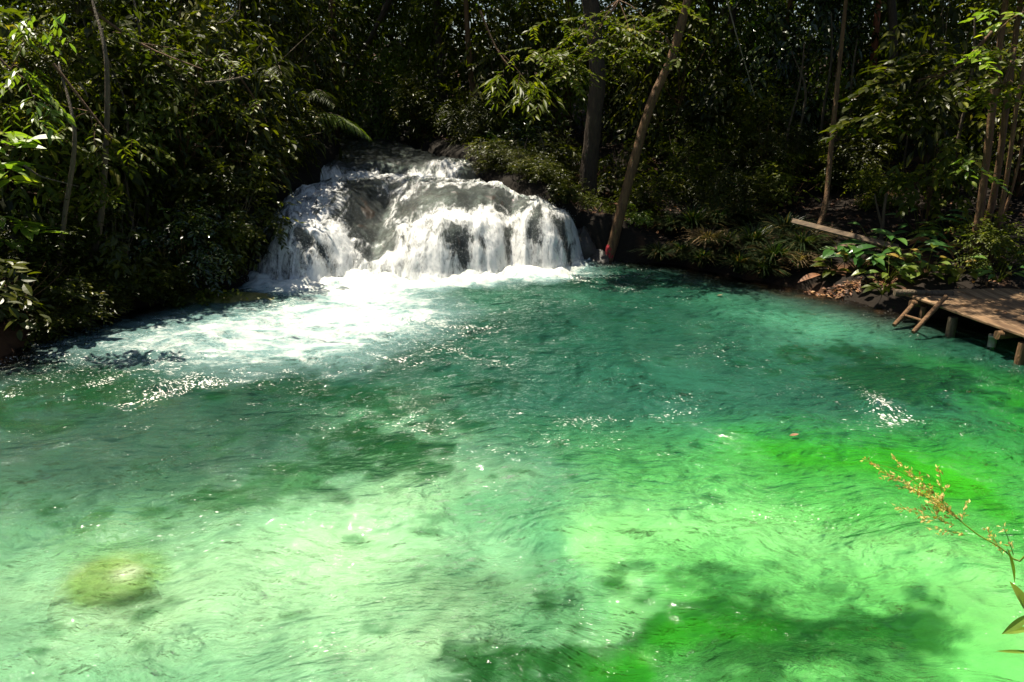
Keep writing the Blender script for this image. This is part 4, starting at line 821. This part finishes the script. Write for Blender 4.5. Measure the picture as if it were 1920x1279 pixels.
bough('shadowed bough of larger leaves drooping over the left side of the cascade', [D(420, 100, 16.5), D(480, 190, 16.3), D(500, 230, 16.2)], [.03, .02, .012],
      [(D(500, 250, 16.2), (.3, .25, .15)), (D(440, 230, 16.0), (.3, .25, .15)), (D(400, 290, 15.4), (.3, .25, .2)), (D(450, 320, 15.2), (.2, .2, .15))], 0, n=16, per=8, L=.2, W=.42, mt='leaf_dark', slen=.5, seed=11, droop=.5)
bough('drooping green sprays in the middle of the left thicket', [D(100, 120, 12.6), D(170, 210, 12.6), D(210, 260, 12.6)], [.025, .02, .01],
      [(D(210, 270, 12.6), (.3, .25, .15)), (D(120, 240, 12.6), (.3, .2, .15)), (D(60, 200, 12.6), (.25, .2, .15)), (D(190, 350, 12.6), (.2, .2, .12))], 0, n=10, per=10, L=.15, W=.4, mt='leaf_mid', slen=.45, seed=12, droop=.4)
bough('large yellow-green leaves close by at the left edge', [D(-80, 480, 11.7), D(-30, 400, 11.7), D(0, 350, 11.7)], [.03, .02, .015],
      [(D(5, 320, 11.7), (.09, .15, .09)), (D(8, 415, 11.7), (.09, .15, .1)), (D(-10, 260, 11.7), (.08, .15, .06)), (D(-5, 450, 11.7), (.08, .15, .06))], 0, n=4, per=5, L=.38, W=.38, mt='leaf_yellow', slen=.34, K=6, seed=13, droop=.0)
bough('pale sunlit drooping leaves in the upper left', [D(-20, 90, 11.0), D(20, 130, 11.0), D(50, 150, 11.0)], [.02, .012, .008],
      [(D(40, 130, 11.0), (.18, .15, .1)), (D(60, 190, 11.0), (.15, .15, .1)), (D(80, 40, 11.2), (.2, .15, .1))], 0, n=8, per=7, L=.17, W=.34, mt='leaf_bright', slen=.3, seed=14, droop=.7)
# bare twigs catching the sun
def twigthing(label, P, r, name='bare_twig', mt='twig', subs=()):
    P = np.asarray(P, float); mb = MB(); tube(mb, P - P[0], np.linspace(r, r * .35, len(P)), 6, 5, .15)
    for s_ in subs: tube(mb, np.asarray(s_) - P[0], np.linspace(r * .5, r * .15, len(s_)), 4, 4)
    o = link(name, mb.mesh(name, True), M[mt]); o.location = P[0]; return tag(o, label, 'twig')
twigthing('curved bare twig shining at the top of the left thicket', [D(442, 8, 12), D(440, 25, 12), D(425, 40, 12), D(408, 43, 12)], .016, mt='bark_pale')
twigthing('sunlit bare twig pointing right in the left thicket', [D(385, 155, 12), D(430, 150, 11.9), D(470, 140, 11.8), D(484, 134, 11.8)], .018, mt='bark_pale', subs=([D(430, 150, 11.9), D(440, 140, 11.9), D(436, 128, 11.9)], [D(455, 144, 11.9), D(470, 150, 11.8)]))
twigthing('pale twig arching in the low left corner behind the saplings', [D(45, 310, 10.5), D(75, 330, 10.6), D(110, 340, 10.7), D(148, 350, 10.8)], .014, mt='bark_pale')
twigthing('short pale snag leaning in front of the left saplings', [D(148, 155, 11), D(158, 168, 11), D(165, 182, 11)], .02, mt='bark_pale')
twigthing('pale arching twig at the right edge crossing the clustered stems', [D(1925, 95, 11.3), D(1900, 118, 11.3), D(1875, 131, 11.3), D(1850, 125, 11.3)], .010, mt='bark_pale', subs=([D(1875, 131, 11.3), D(1860, 128, 11.3), D(1840, 112, 11.3)],))
twigthing('thin liana hanging in front of the right wood', [D(1360, -10, 16), D(1385, 80, 16), D(1400, 130, 16.1), D(1415, 180, 16.1)], .014)
twigthing('thin dark stem leaning across the top right of the stream', [D(735, -10, 26), D(700, 60, 26), D(660, 130, 26.2)], .10, mt='bark_dark', name='dark_trunk')

# thin stems in the undergrowth
lab = ['thin pale stem standing left of the straight trunk', 'pair-like pale stem in the dark right of the sedge bank', 'second pale stem close beside the first in the right wood', 'slim stem lit from the left in the middle right wood', 'short pale stem deep behind the board', 'slim stem behind the broad leaved plants',
       'thin straight stem behind the clustered stems', 'slim stem far right in the shade', 'slender pale stem in the left thicket behind the right sapling', 'slender stem deep behind the paired saplings', 'short stem on the rim above the small upper fall']
for k, (px, y, h, r) in enumerate([(1012, 19.0, 1.4, .025), (1466, 19.6, 3.2, .035), (1476, 19.9, 3.0, .04), (1525, 21.0, 3.6, .04), (1575, 20.5, 3.0, .04), (1680, 18.5, 2.6, .03), (1770, 17.0, 3.8, .04), (1850, 17.8, 3.6, .035), (250, 14.3, 3.6, .03), (60, 14.5, 3.6, .04), (985, 19.2, .9, .02)]):
    b_ = onland(XY(px, y), y); g_ = random.Random(k); mb = MB()
    tube(mb, [[0, 0, -.1], [g_.uniform(-.08, .08), 0, h * .35], [g_.uniform(-.15, .15), 0, h * .7], [g_.uniform(-.3, .3), .1, h]], [r, r * .85, r * .7, r * .3], 6, 4, .12)
    o = link('thin_stem', mb.mesh('thin_stem', True), M['bark_pale']); o.location = b_; tag(o, lab[k], 'stem', 'thin stems in the undergrowth')
b_ = hit(1652, 458); y_ = b_[1]; mb = MB()
tube(mb, [b_ - b_ - [0, 0, .1], D(1655, 420, y_) - b_, D(1660, 375, y_) - b_, D(1664, 362, y_) - b_], [.04, .034, .03, .024], 7, 4, .2)
tube(mb, [D(1654, 425, y_) - b_, D(1646, 395, y_) - b_, D(1640, 365, y_) - b_], [.026, .02, .012], 6, 4, .2)
o = link('dead_sapling', mb.mesh('dead_sapling', True), M['bark_pale']); o.location = b_; tag(o, 'short forked dead sapling standing by the lower end of the board', 'sapling')

# boards and logs
def boxv(a, b_, wdt, th, up=(0, 0, 1), bev=.008, wob=0, seed=0, nseg=14):
    """a worn plank from a to b"""
    a = np.array(a, float); b_ = np.array(b_, float); d = unit(b_ - a); s_ = unit(np.cross(d, up)); u = np.cross(s_, d); g = np.random.default_rng(seed)
    prof = [(-1, -1 + bev / th * 2), (-1 + bev / wdt * 2, -1), (1 - bev / wdt * 2, -1), (1, -1 + bev / th * 2), (1, 1 - bev / th * 2), (1 - bev / wdt * 2, 1), (-1 + bev / wdt * 2, 1), (-1, 1 - bev / th * 2)]
    V = []
    for i in range(nseg + 1):
        c = a + (b_ - a) * i / nseg + u * g.normal() * wob * .6; w2 = wdt * (1 + g.normal() * wob * 1.5)
        for p, q in prof: V.append(c + s_ * p * w2 / 2 + u * q * th / 2)
    F = [[i * 8 + k, i * 8 + (k + 1) % 8, i * 8 + 8 + (k + 1) % 8, i * 8 + 8 + k] for i in range(nseg) for k in range(8)]
    for e in (0, nseg * 8): F += [[e, e + 1, e + 2, e + 3], [e, e + 3, e + 4, e + 7], [e + 4, e + 5, e + 6, e + 7]]
    return np.array(V), np.array(F)
def plank(name, label, a, b_, wdt, th, mt, cat, parent=None, **k):
    V, F = boxv(a, b_, wdt, th, **k); mb = MB(); o0 = np.array(a, float); mb.add(V - o0, F)
    o = link(name, mb.mesh(name), M[mt], parent); o.location = o0 if parent is None else o0 - np.array(parent.location)
    if label: tag(o, label, cat)
    return o
e0 = D(1485, 414, 14.6); e1 = D(1684, 464, 13.7)
plank('leaning_board', 'long weathered grey board propped across the right bank', e0, e1, .105, .035, 'board', 'board', up=(0, -.8, .6), wob=.003)
e0 = hit(1535, 478) + [0, 0, .06]; e1 = hit(1625, 462) + [0, 0, .12]
plank('fallen_board', 'short grey board lying under the long leaning one', e0, e1, .12, .04, 'board', 'board', up=(0, -.6, .8), wob=.004)
e0 = D(1860, 448, 14.5); e1 = D(1935, 440, 14.2)
plank('small_board', 'short pale board at the right edge behind the clustered stems', e0, e1, .08, .03, 'board', 'board', up=(0, -.6, .8), wob=.004)

# ---- wooden deck
dk = thing('wooden_deck', 'low weathered plank deck jutting over the water at the right edge', 'deck', (6.1, 12.0, 0))
ZD = .40; dl = np.array([.235, -.972, 0]); dw = np.array([.972, .235, 0]); A0 = np.array([6.08, 12.1, ZD])
for k in range(12):
    wk = .215; off = dw * (wk + .012) * (k + .5); j = random.uniform(-.06, .06)
    plank('plank', None, A0 + off - dl * j + [0, 0, random.uniform(-.006, .006)], A0 + off + dl * 5.2 + [0, 0, random.uniform(-.006, .006)], wk, .04, 'deck', None, dk, wob=.002, seed=k, nseg=20)
for s_ in (.25, 1.9, 3.6):
    mb = MB(); tube(mb, [[0, 0, 0], list(dw * 1.4), list(dw * 2.8)], [.06, .065, .06], 8, 3, .1); o = link('beam', mb.mesh('beam', True), M['bark'], dk); o.location = A0 + dl * s_ - dw * .06 - [0, 0, .085] - np.array(dk.location)
mb = MB(); tube(mb, [[-.12, 0, 0], [.3, -.02, .0], [.75, -.05, -.01]], [.055, .05, .05], 8, 4, .15); o = link('edge_log', mb.mesh('edge_log', True), M['bark_pale'], dk); o.location = np.array([6.0, 12.0, .45]) - np.array(dk.location)
for k, (s_, r, lo) in enumerate(((.95, .07, -1), (.35, .05, -1), (2.2, .075, -1.2), (4.2, .08, -1.2))):
    mb = MB(); tube(mb, [[0, 0, lo], [0, 0, lo / 2], [0, 0, -.06]], [r * 1.1, r, r * .95], 10, 4, .12); o = link('post', mb.mesh('post', True), M['bark_pale' if k == 0 else 'bark'], dk); o.location = A0 + dl * s_ + dw * .09 - [0, 0, .05] - np.array(dk.location)
q = D(1862, 640, 10.3); mb = MB(); th = np.linspace(0, 2 * np.pi, 15)[:-1]
mb2 = []
for rr_, zz in ((.055, -.14), (.055, .0), (.062, .0), (.062, .03), (.05, .03), (.05, -.14)): mb2.append(np.stack([np.cos(th) * rr_, np.sin(th) * rr_, np.full(14, zz)], -1))
V = np.concatenate(mb2); F = [[i * 14 + k, i * 14 + (k + 1) % 14, i * 14 + 14 + (k + 1) % 14, i * 14 + 14 + k] for i in range(5) for k in range(14)]
mb.add(V, F); pc = G(1862, 632, .14); o = link('pipe_collar', mb.mesh('pipe_collar', True), M['pipe'], dk); o.location = pc - np.array(dk.location)
mb = MB(); tube(mb, [[0, 0, -1.3], [0, 0, -.6], [0, 0, -.02]], [.05, .048, .045], 10, 3, .1); o = link('post', mb.mesh('post', True), M['bark_pale'], dk); o.location = pc - np.array(dk.location)
ld = thing('pole_ladder', 'two rough poles of a simple ladder slanting from the deck into the pool', 'ladder', G(1680, 605, 0))
L0 = np.array(ld.location)
for (a, b_, ya, yb_, r) in (((1738, 545), (1682, 604), 12.05, 11.6, .034), ((1774, 556), (1718, 617), 11.45, 11.05, .034)):
    p0 = D(a[0], a[1], ya); p1 = D(b_[0], b_[1], yb_); e = p1 + (p1 - p0) * .1
    mb = MB(); tube(mb, [p0 - L0, (p0 + p1) / 2 - L0 + [.01, 0, .015], p1 - L0, e - L0], [r, r * 1.05, r, r * .9], 8, 5, .15); link('pole', mb.mesh('pole', True), M['bark'], ld)
for s_ in (.72,):
    pa = D(1738, 545, 12.05) * (1 - s_) + D(1676, 608, 11.6) * s_; pb = D(1774, 556, 11.45) * (1 - s_) + D(1714, 620, 11.05) * s_
    mb = MB(); tube(mb, [pa - L0, (pa + pb) / 2 - L0, pb - L0], [.018, .02, .018], 7, 3, .15); link('rung', mb.mesh('rung', True), M['bark'], ld)
for k, (px, py, lab) in enumerate(((1862, 583, 'yellow leaf on the deck near its back'), (1885, 590, 'orange leaf on the deck, the nearest to the right edge'), (1905, 600, 'pale fallen leaf on the deck at the right picture edge'), (1800, 572, 'reddish leaf on the front end of the deck'))):
    mb = MB(); g = np.random.default_rng(k); leaves(mb, np.zeros((1, 3)), np.array([[g.normal(), g.normal(), 0]]), np.array([[.1, 0, 1.]]), .11, .06, 4, fold=.2, curl=-.3, a=np.array([.9])); o = link('fallen_leaf', mb.mesh('fallen_leaf'), M['litter']); o.location = G(px, py, ZD + .03); tag(o, lab, 'leaf', 'fallen leaves on the deck')
for k, (px, py, lab) in enumerate(((1344, 554, 'small orange leaf afloat near the far right bank'), (1506, 548, 'pale leaf afloat under the sedge bank'), (1480, 817, 'orange leaf adrift left of the golden grass'))):
    mb = MB(); g = np.random.default_rng(k + 9); leaves(mb, np.zeros((1, 3)), np.array([[1, g.normal() * .4, 0]]), np.array([[.1, 0, 1.]]), .10, .06, 4, fold=.15, curl=-.2, a=np.array([.8])); o = link('floating_leaf', mb.mesh('floating_leaf'), M['litter']); o.location = G(px, py, .03); tag(o, lab, 'leaf', 'leaves afloat on the pool')

# broad leaved plants on the right bank
def rosette(label, base, n, L, W, mt='leaf_broad', stalk=.25, name='broad_leaved_plant', seed=0, up=.6, K=6, cat='plant', group='broad leaved plants on the right bank'):
    n = int(n * 1.9); L *= 1.12; g = np.random.default_rng(seed + 300); r = thing(name, label, cat, base, 0, group); st = MB(); lf = MB()
    for k in range(n):
        a = g.uniform(0, 6.28); e = g.uniform(.15, 1) * up; d0 = unit(np.array([math.cos(a), math.sin(a) - .25, e * 2.2])); sl = stalk * g.uniform(.5, 1.6)
        tip = d0 * sl + [0, 0, sl * .3]
        tube(st, [[0, 0, -.03], d0 * sl * .5 + [0, 0, sl * .25], tip], [.007, .006, .004], 4, 3, cap=False)
        dl_ = unit(np.array([d0[0], d0[1], d0[2] * .4 - .1])); l = L * g.uniform(.6, 1.15)
        leaves(lf, tip[None], dl_[None], np.array([[-d0[0] * .4, -d0[1] * .4 - .3, 1.]]), l, l * W * g.uniform(.85, 1.15), K, fold=.14, curl=.35, a=np.array([g.random() * .93 if g.random() < .93 else 1.0]))
    link('stalks', st.mesh('stalks', True), M['leaf_mid'], r); link('leaves', lf.mesh('leaves'), M[mt], r); return r
bl = [(1585, 492, 7, .30, .5, .42, 'leaf_broad', 'leftmost broad leaved plant on the right bank'), (1612, 510, 8, .32, .45, .38, 'leaf_broad', 'tall paddle leaved plant near the water, beside the orange leaf drift'),
      (1645, 500, 8, .34, .42, .40, 'leaf_broad', 'paddle leaved plant in front of the forked sapling'), (1665, 530, 8, .26, .5, .28, 'leaf_bright', 'bright low plant hanging over the water left of the deck'),
      (1690, 505, 9, .36, .34, .36, 'leaf_broad', 'plant with long pleated leaves in the middle of the bank'), (1655, 552, 6, .2, .5, .15, 'leaf_mid', 'small plant touching the water left of the ladder poles'),
      (1755, 470, 12, .38, .16, .20, 'redleaf', 'rusty bromeliad with strap leaves above the bank'), (1735, 520, 8, .22, .5, .25, 'leaf_bright', 'bright small plant between the pleated leaves and the clustered stems'),
      (1772, 452, 12, .34, .22, .25, 'leaf_yellow', 'yellow-green leafy clump left of the clustered stems'), (1790, 530, 8, .22, .55, .2, 'leaf_mid', 'low plant behind the left end of the deck'), (1560, 515, 5, .24, .5, .2, 'leaf_mid', 'small plant above the curled dead leaves'),
      (1870, 530, 9, .2, .5, .3, 'leaf_broad', 'leafy plant against the back of the deck'), (1722, 455, 8, .36, .3, .4, 'leaf_broad', 'upright green plant behind the rusty bromeliad'),
      (385, 485, 10, .2, .45, .25, 'leaf_mid', 'bright clump on the left bank just above the dark undercut'), (300, 465, 8, .24, .45, .3, 'leaf_mid', 'plant in the left thicket among brown dead stems'), (330, 440, 8, .26, .4, .3, 'leaf_dark', 'darker plant behind the clump of the left undercut')]
for k, (px, py, n, L, W, stl, mt, lab_) in enumerate(bl): rosette(lab_, hit(px, py), n, L, W, mt, stl, seed=k)
r = rosette('pair of curled dead leaves at the water edge below the sedge', hit(1548, 522), 3, .34, .3, 'litter', .1, 'dead_plant', 91, .3, cat='plant', group=None)

# near seed grass in the lower right corner
gr = thing('seed_grass', 'golden feathery seed head of a tall grass reaching in at the lower right', 'grass', (2.35, 1.35, float(T(np.array([2.35]), np.array([1.35]))[0])))
o0 = np.array(gr.location)
mb = MB(); sd = MB(); g = np.random.default_rng(77)
def DD(px, py, dep): return np.array([0, 0, H]) + ray(px, py) * dep
main = [o0, DD(2010, 1190, 2.35), DD(1900, 1048, 2.4), DD(1830, 1000, 2.45), DD(1770, 950, 2.5), DD(1700, 890, 2.55), DD(1622, 864, 2.6)]
tube(mb, [p_ - o0 for p_ in main], [.005, .004, .0028, .0022, .0017, .0012, .0006], 6, 6, cap=False)
def panicle(P0, P1, n, w_, seed):
    g = np.random.default_rng(seed); P0 = np.array(P0); P1 = np.array(P1); ax = P1 - P0; L_ = np.linalg.norm(ax); ax = ax / L_
    tube(mb, [P0 - o0, (P0 + P1) / 2 - o0 + [0, 0, .004], P1 - o0], [.0014, .001, .0005], 4, 4, cap=False)
    for k in range(n):
        t = (k + g.random()) / n; b_ = P0 + (P1 - P0) * t; sdv = unit(np.cross(ax, g.normal(size=3))); l = w_ * (1.1 - t) * g.uniform(.5, 1.1)
        e = b_ + (ax * .8 + sdv * .45) * l; tube(mb, [b_ - o0, (b_ + e) / 2 + [0, 0, .002] - o0, e - o0], [.0006, .0005, .0004], 3, 2, cap=False)
        ns = max(3, int(l / .007)); tt = g.random(ns); pp = b_ + (e - b_) * tt[:, None] + g.normal(size=(ns, 3)) * .003
        leaves(sd, pp - o0, unit(ax * .7 + g.normal(size=(ns, 3)) * .5), unit(g.normal(size=(ns, 3))), g.uniform(.010, .018, ns), .0062, 2, fold=.3)
panicle(DD(1800, 975, 2.47), DD(1625, 862, 2.6), 30, .11, 1); panicle(DD(1800, 975, 2.47), DD(1672, 856, 2.55), 22, .09, 2)
panicle(DD(1790, 985, 2.47), DD(1678, 950, 2.5), 14, .07, 3); panicle(DD(1770, 960, 2.47), DD(1760, 875, 2.5), 8, .05, 4); panicle(DD(1800, 980, 2.47), DD(1815, 940, 2.5), 6, .03, 5)
panicle(DD(1880, 1040, 2.42), DD(1850, 990, 2.45), 8, .04, 6); panicle(DD(1900, 1040, 2.42), DD(1880, 985, 2.4), 4, .03, 7); panicle(DD(1810, 1004, 2.47), DD(1740, 990, 2.45), 7, .04, 8)
link('stem', mb.mesh('stem', True), M['leaf_yellow'], gr); link('seeds', sd.mesh('seeds'), M['seed'], gr)
lf = MB()
for a, b_, l, wd_, v in ((DD(1902, 1095, 2.1), DD(1898, 1030, 2.05), 1, .018, .2), (DD(1935, 1160, 2.1), DD(1900, 1090, 2.1), 1, .035, .75), (DD(1935, 1150, 2.0), DD(1880, 1190, 2.0), 1, .02, .3), (DD(1940, 1178, 2.0), DD(1876, 1186, 2.05), 1, .016, .5), (DD(1940, 1224, 2.0), DD(1870, 1219, 2.0), 1, .009, .4)):
    d = b_ - a; leaves(lf, (a - o0)[None], d[None], np.array([[.2, -.6, .8]]), float(np.linalg.norm(d)), wd_, 6, fold=.15, curl=.1, a=np.array([v]))
link('blades', lf.mesh('blades'), M['leaf_yellow'], gr)
for k_ in range(3):
    mb3 = MB(); 
q = DD(1960, 1180, 2.05); mb = MB(); tube(mb, [o0 - o0 + [.03, 0, 0], (q - o0) * .5 + [.05, 0, 0], q - o0], [.004, .004, .003], 5, 5, cap=False); link('leaf_stalk', mb.mesh('leaf_stalk', True), M['leaf_mid'], gr)

# rocks in and by the pool
def rock(label, c, R, mt, seed=0, name='boulder', rough=.18, cat='rock', rz=0, group=None):
    if 'sub' in name: rough = .38
    nu, nv = 44, 26; u = np.linspace(0, 2 * np.pi, nu, endpoint=False); v = np.linspace(.02, np.pi - .02, nv); U, V_ = np.meshgrid(u, v)
    P = np.stack([np.cos(U) * np.sin(V_), np.sin(U) * np.sin(V_), np.cos(V_)], -1)
    f = 1 + rough * fbm(P[..., 0] * 1.6 + P[..., 2] * 1.1 + seed, P[..., 1] * 1.6 - P[..., 2] * .9 + seed, 5, seed); P = P * f[..., None] * np.array(R)
    i = np.arange(nv - 1)[:, None] * nu; j = np.arange(nu)[None, :]; k = (j + 1) % nu
    F = np.stack([i + k, i + j, i + nu + j, i + nu + k], -1).reshape(-1, 4); mb = MB(); mb.add(P.reshape(-1, 3), F)
    o = link(name, mb.mesh(name, True), M[mt]); o.location = c; o.rotation_euler = (0, 0, rz); return tag(o, label, cat, group)
q = G(232, 1080, -.32); rock('pale yellow-green boulder just under the water at the lower left', (q[0], q[1] - .3, -.34), (.33, .27, .27), 'rock_sub', 3, 'submerged_boulder', rz=.2)
q = G(400, 925, -.6); rock('dim algae covered boulder under the water left of the middle', (q[0], q[1], -1.0), (.45, .3, .25), 'rock_subdark', 5, 'submerged_boulder')
q = G(650, 865, -.7); rock('broad dark boulder under the water above the middle of the pool', (q[0], q[1], -1.25), (.8, .45, .3), 'rock_subdark', 8, 'submerged_boulder')
q = G(400, 560, .02); rock('flat mossy brown rock awash left of the cascade', (q[0], q[1] + .1, -.12), (1.25, .42, .20), 'rock_moss', 4, 'mossy_rock', rough=.1, rz=.12)
q = G(1085, 478, .1); rock('wet dark rock at the right foot of the cascade', (q[0] + .1, q[1] + .15, .15), (.32, .3, .42), 'rock_wet', 6, 'wet_rock', rough=.4)
q = G(1110, 470, .1); rock('rooty dark boulder between the cascade and the leaning trunk', (q[0] + .2, q[1] + .35, .15), (.4, .35, .55), 'rock_wet', 7, 'wet_rock', rough=.4)
q = D(940, 345, 19.0); rock('black rock below the rim right of the small upper fall', (q[0] + .2, q[1] + .3, 1.5), (.8, .35, .38), 'rock_wet', 9, 'wet_rock', rough=.3)
q = hit(1275, 375); rock('pale lichened stone on the slope behind the sedge', q, (.16, .14, .12), 'rock_moss', 10, 'stone', rough=.3)
# roots hanging at the right end of the cascade
mb = MB(); g = np.random.default_rng(3); q = D(1105, 400, 17.2)
for k in range(16):
    a = np.array([g.uniform(-.3, .35), g.uniform(-.2, .2), g.uniform(-.1, .25)]); tube(mb, [a, a + [g.normal() * .08, -.12, -.35], a + [g.normal() * .15, -.2, -.8 - g.random() * .3]], [.02, .014, .006], 5, 4, .2, cap=False)
o = link('hanging_roots', mb.mesh('hanging_roots', True), M['root']); o.location = q; tag(o, 'tangle of wet brown roots hanging beside the right end of the cascade', 'roots')
# dead stalks low on the left bank
mb = MB(); q = hit(250, 490)
for k in range(22):
    a = np.array([g.uniform(-.7, .7), g.uniform(-.2, .4), .05]); d = unit(np.array([g.normal(), g.normal() * .3, g.uniform(.1, .9)])); l = g.uniform(.3, .8); tube(mb, [a, a + d * l * .5 + [0, 0, .05], a + d * l], [.008, .006, .003], 4, 3, cap=False)
o = link('dead_stalks', mb.mesh('dead_stalks', True), M['twig']); o.location = q; tag(o, 'heap of brown dead stalks low on the left bank', 'dead stalks', kind='stuff')
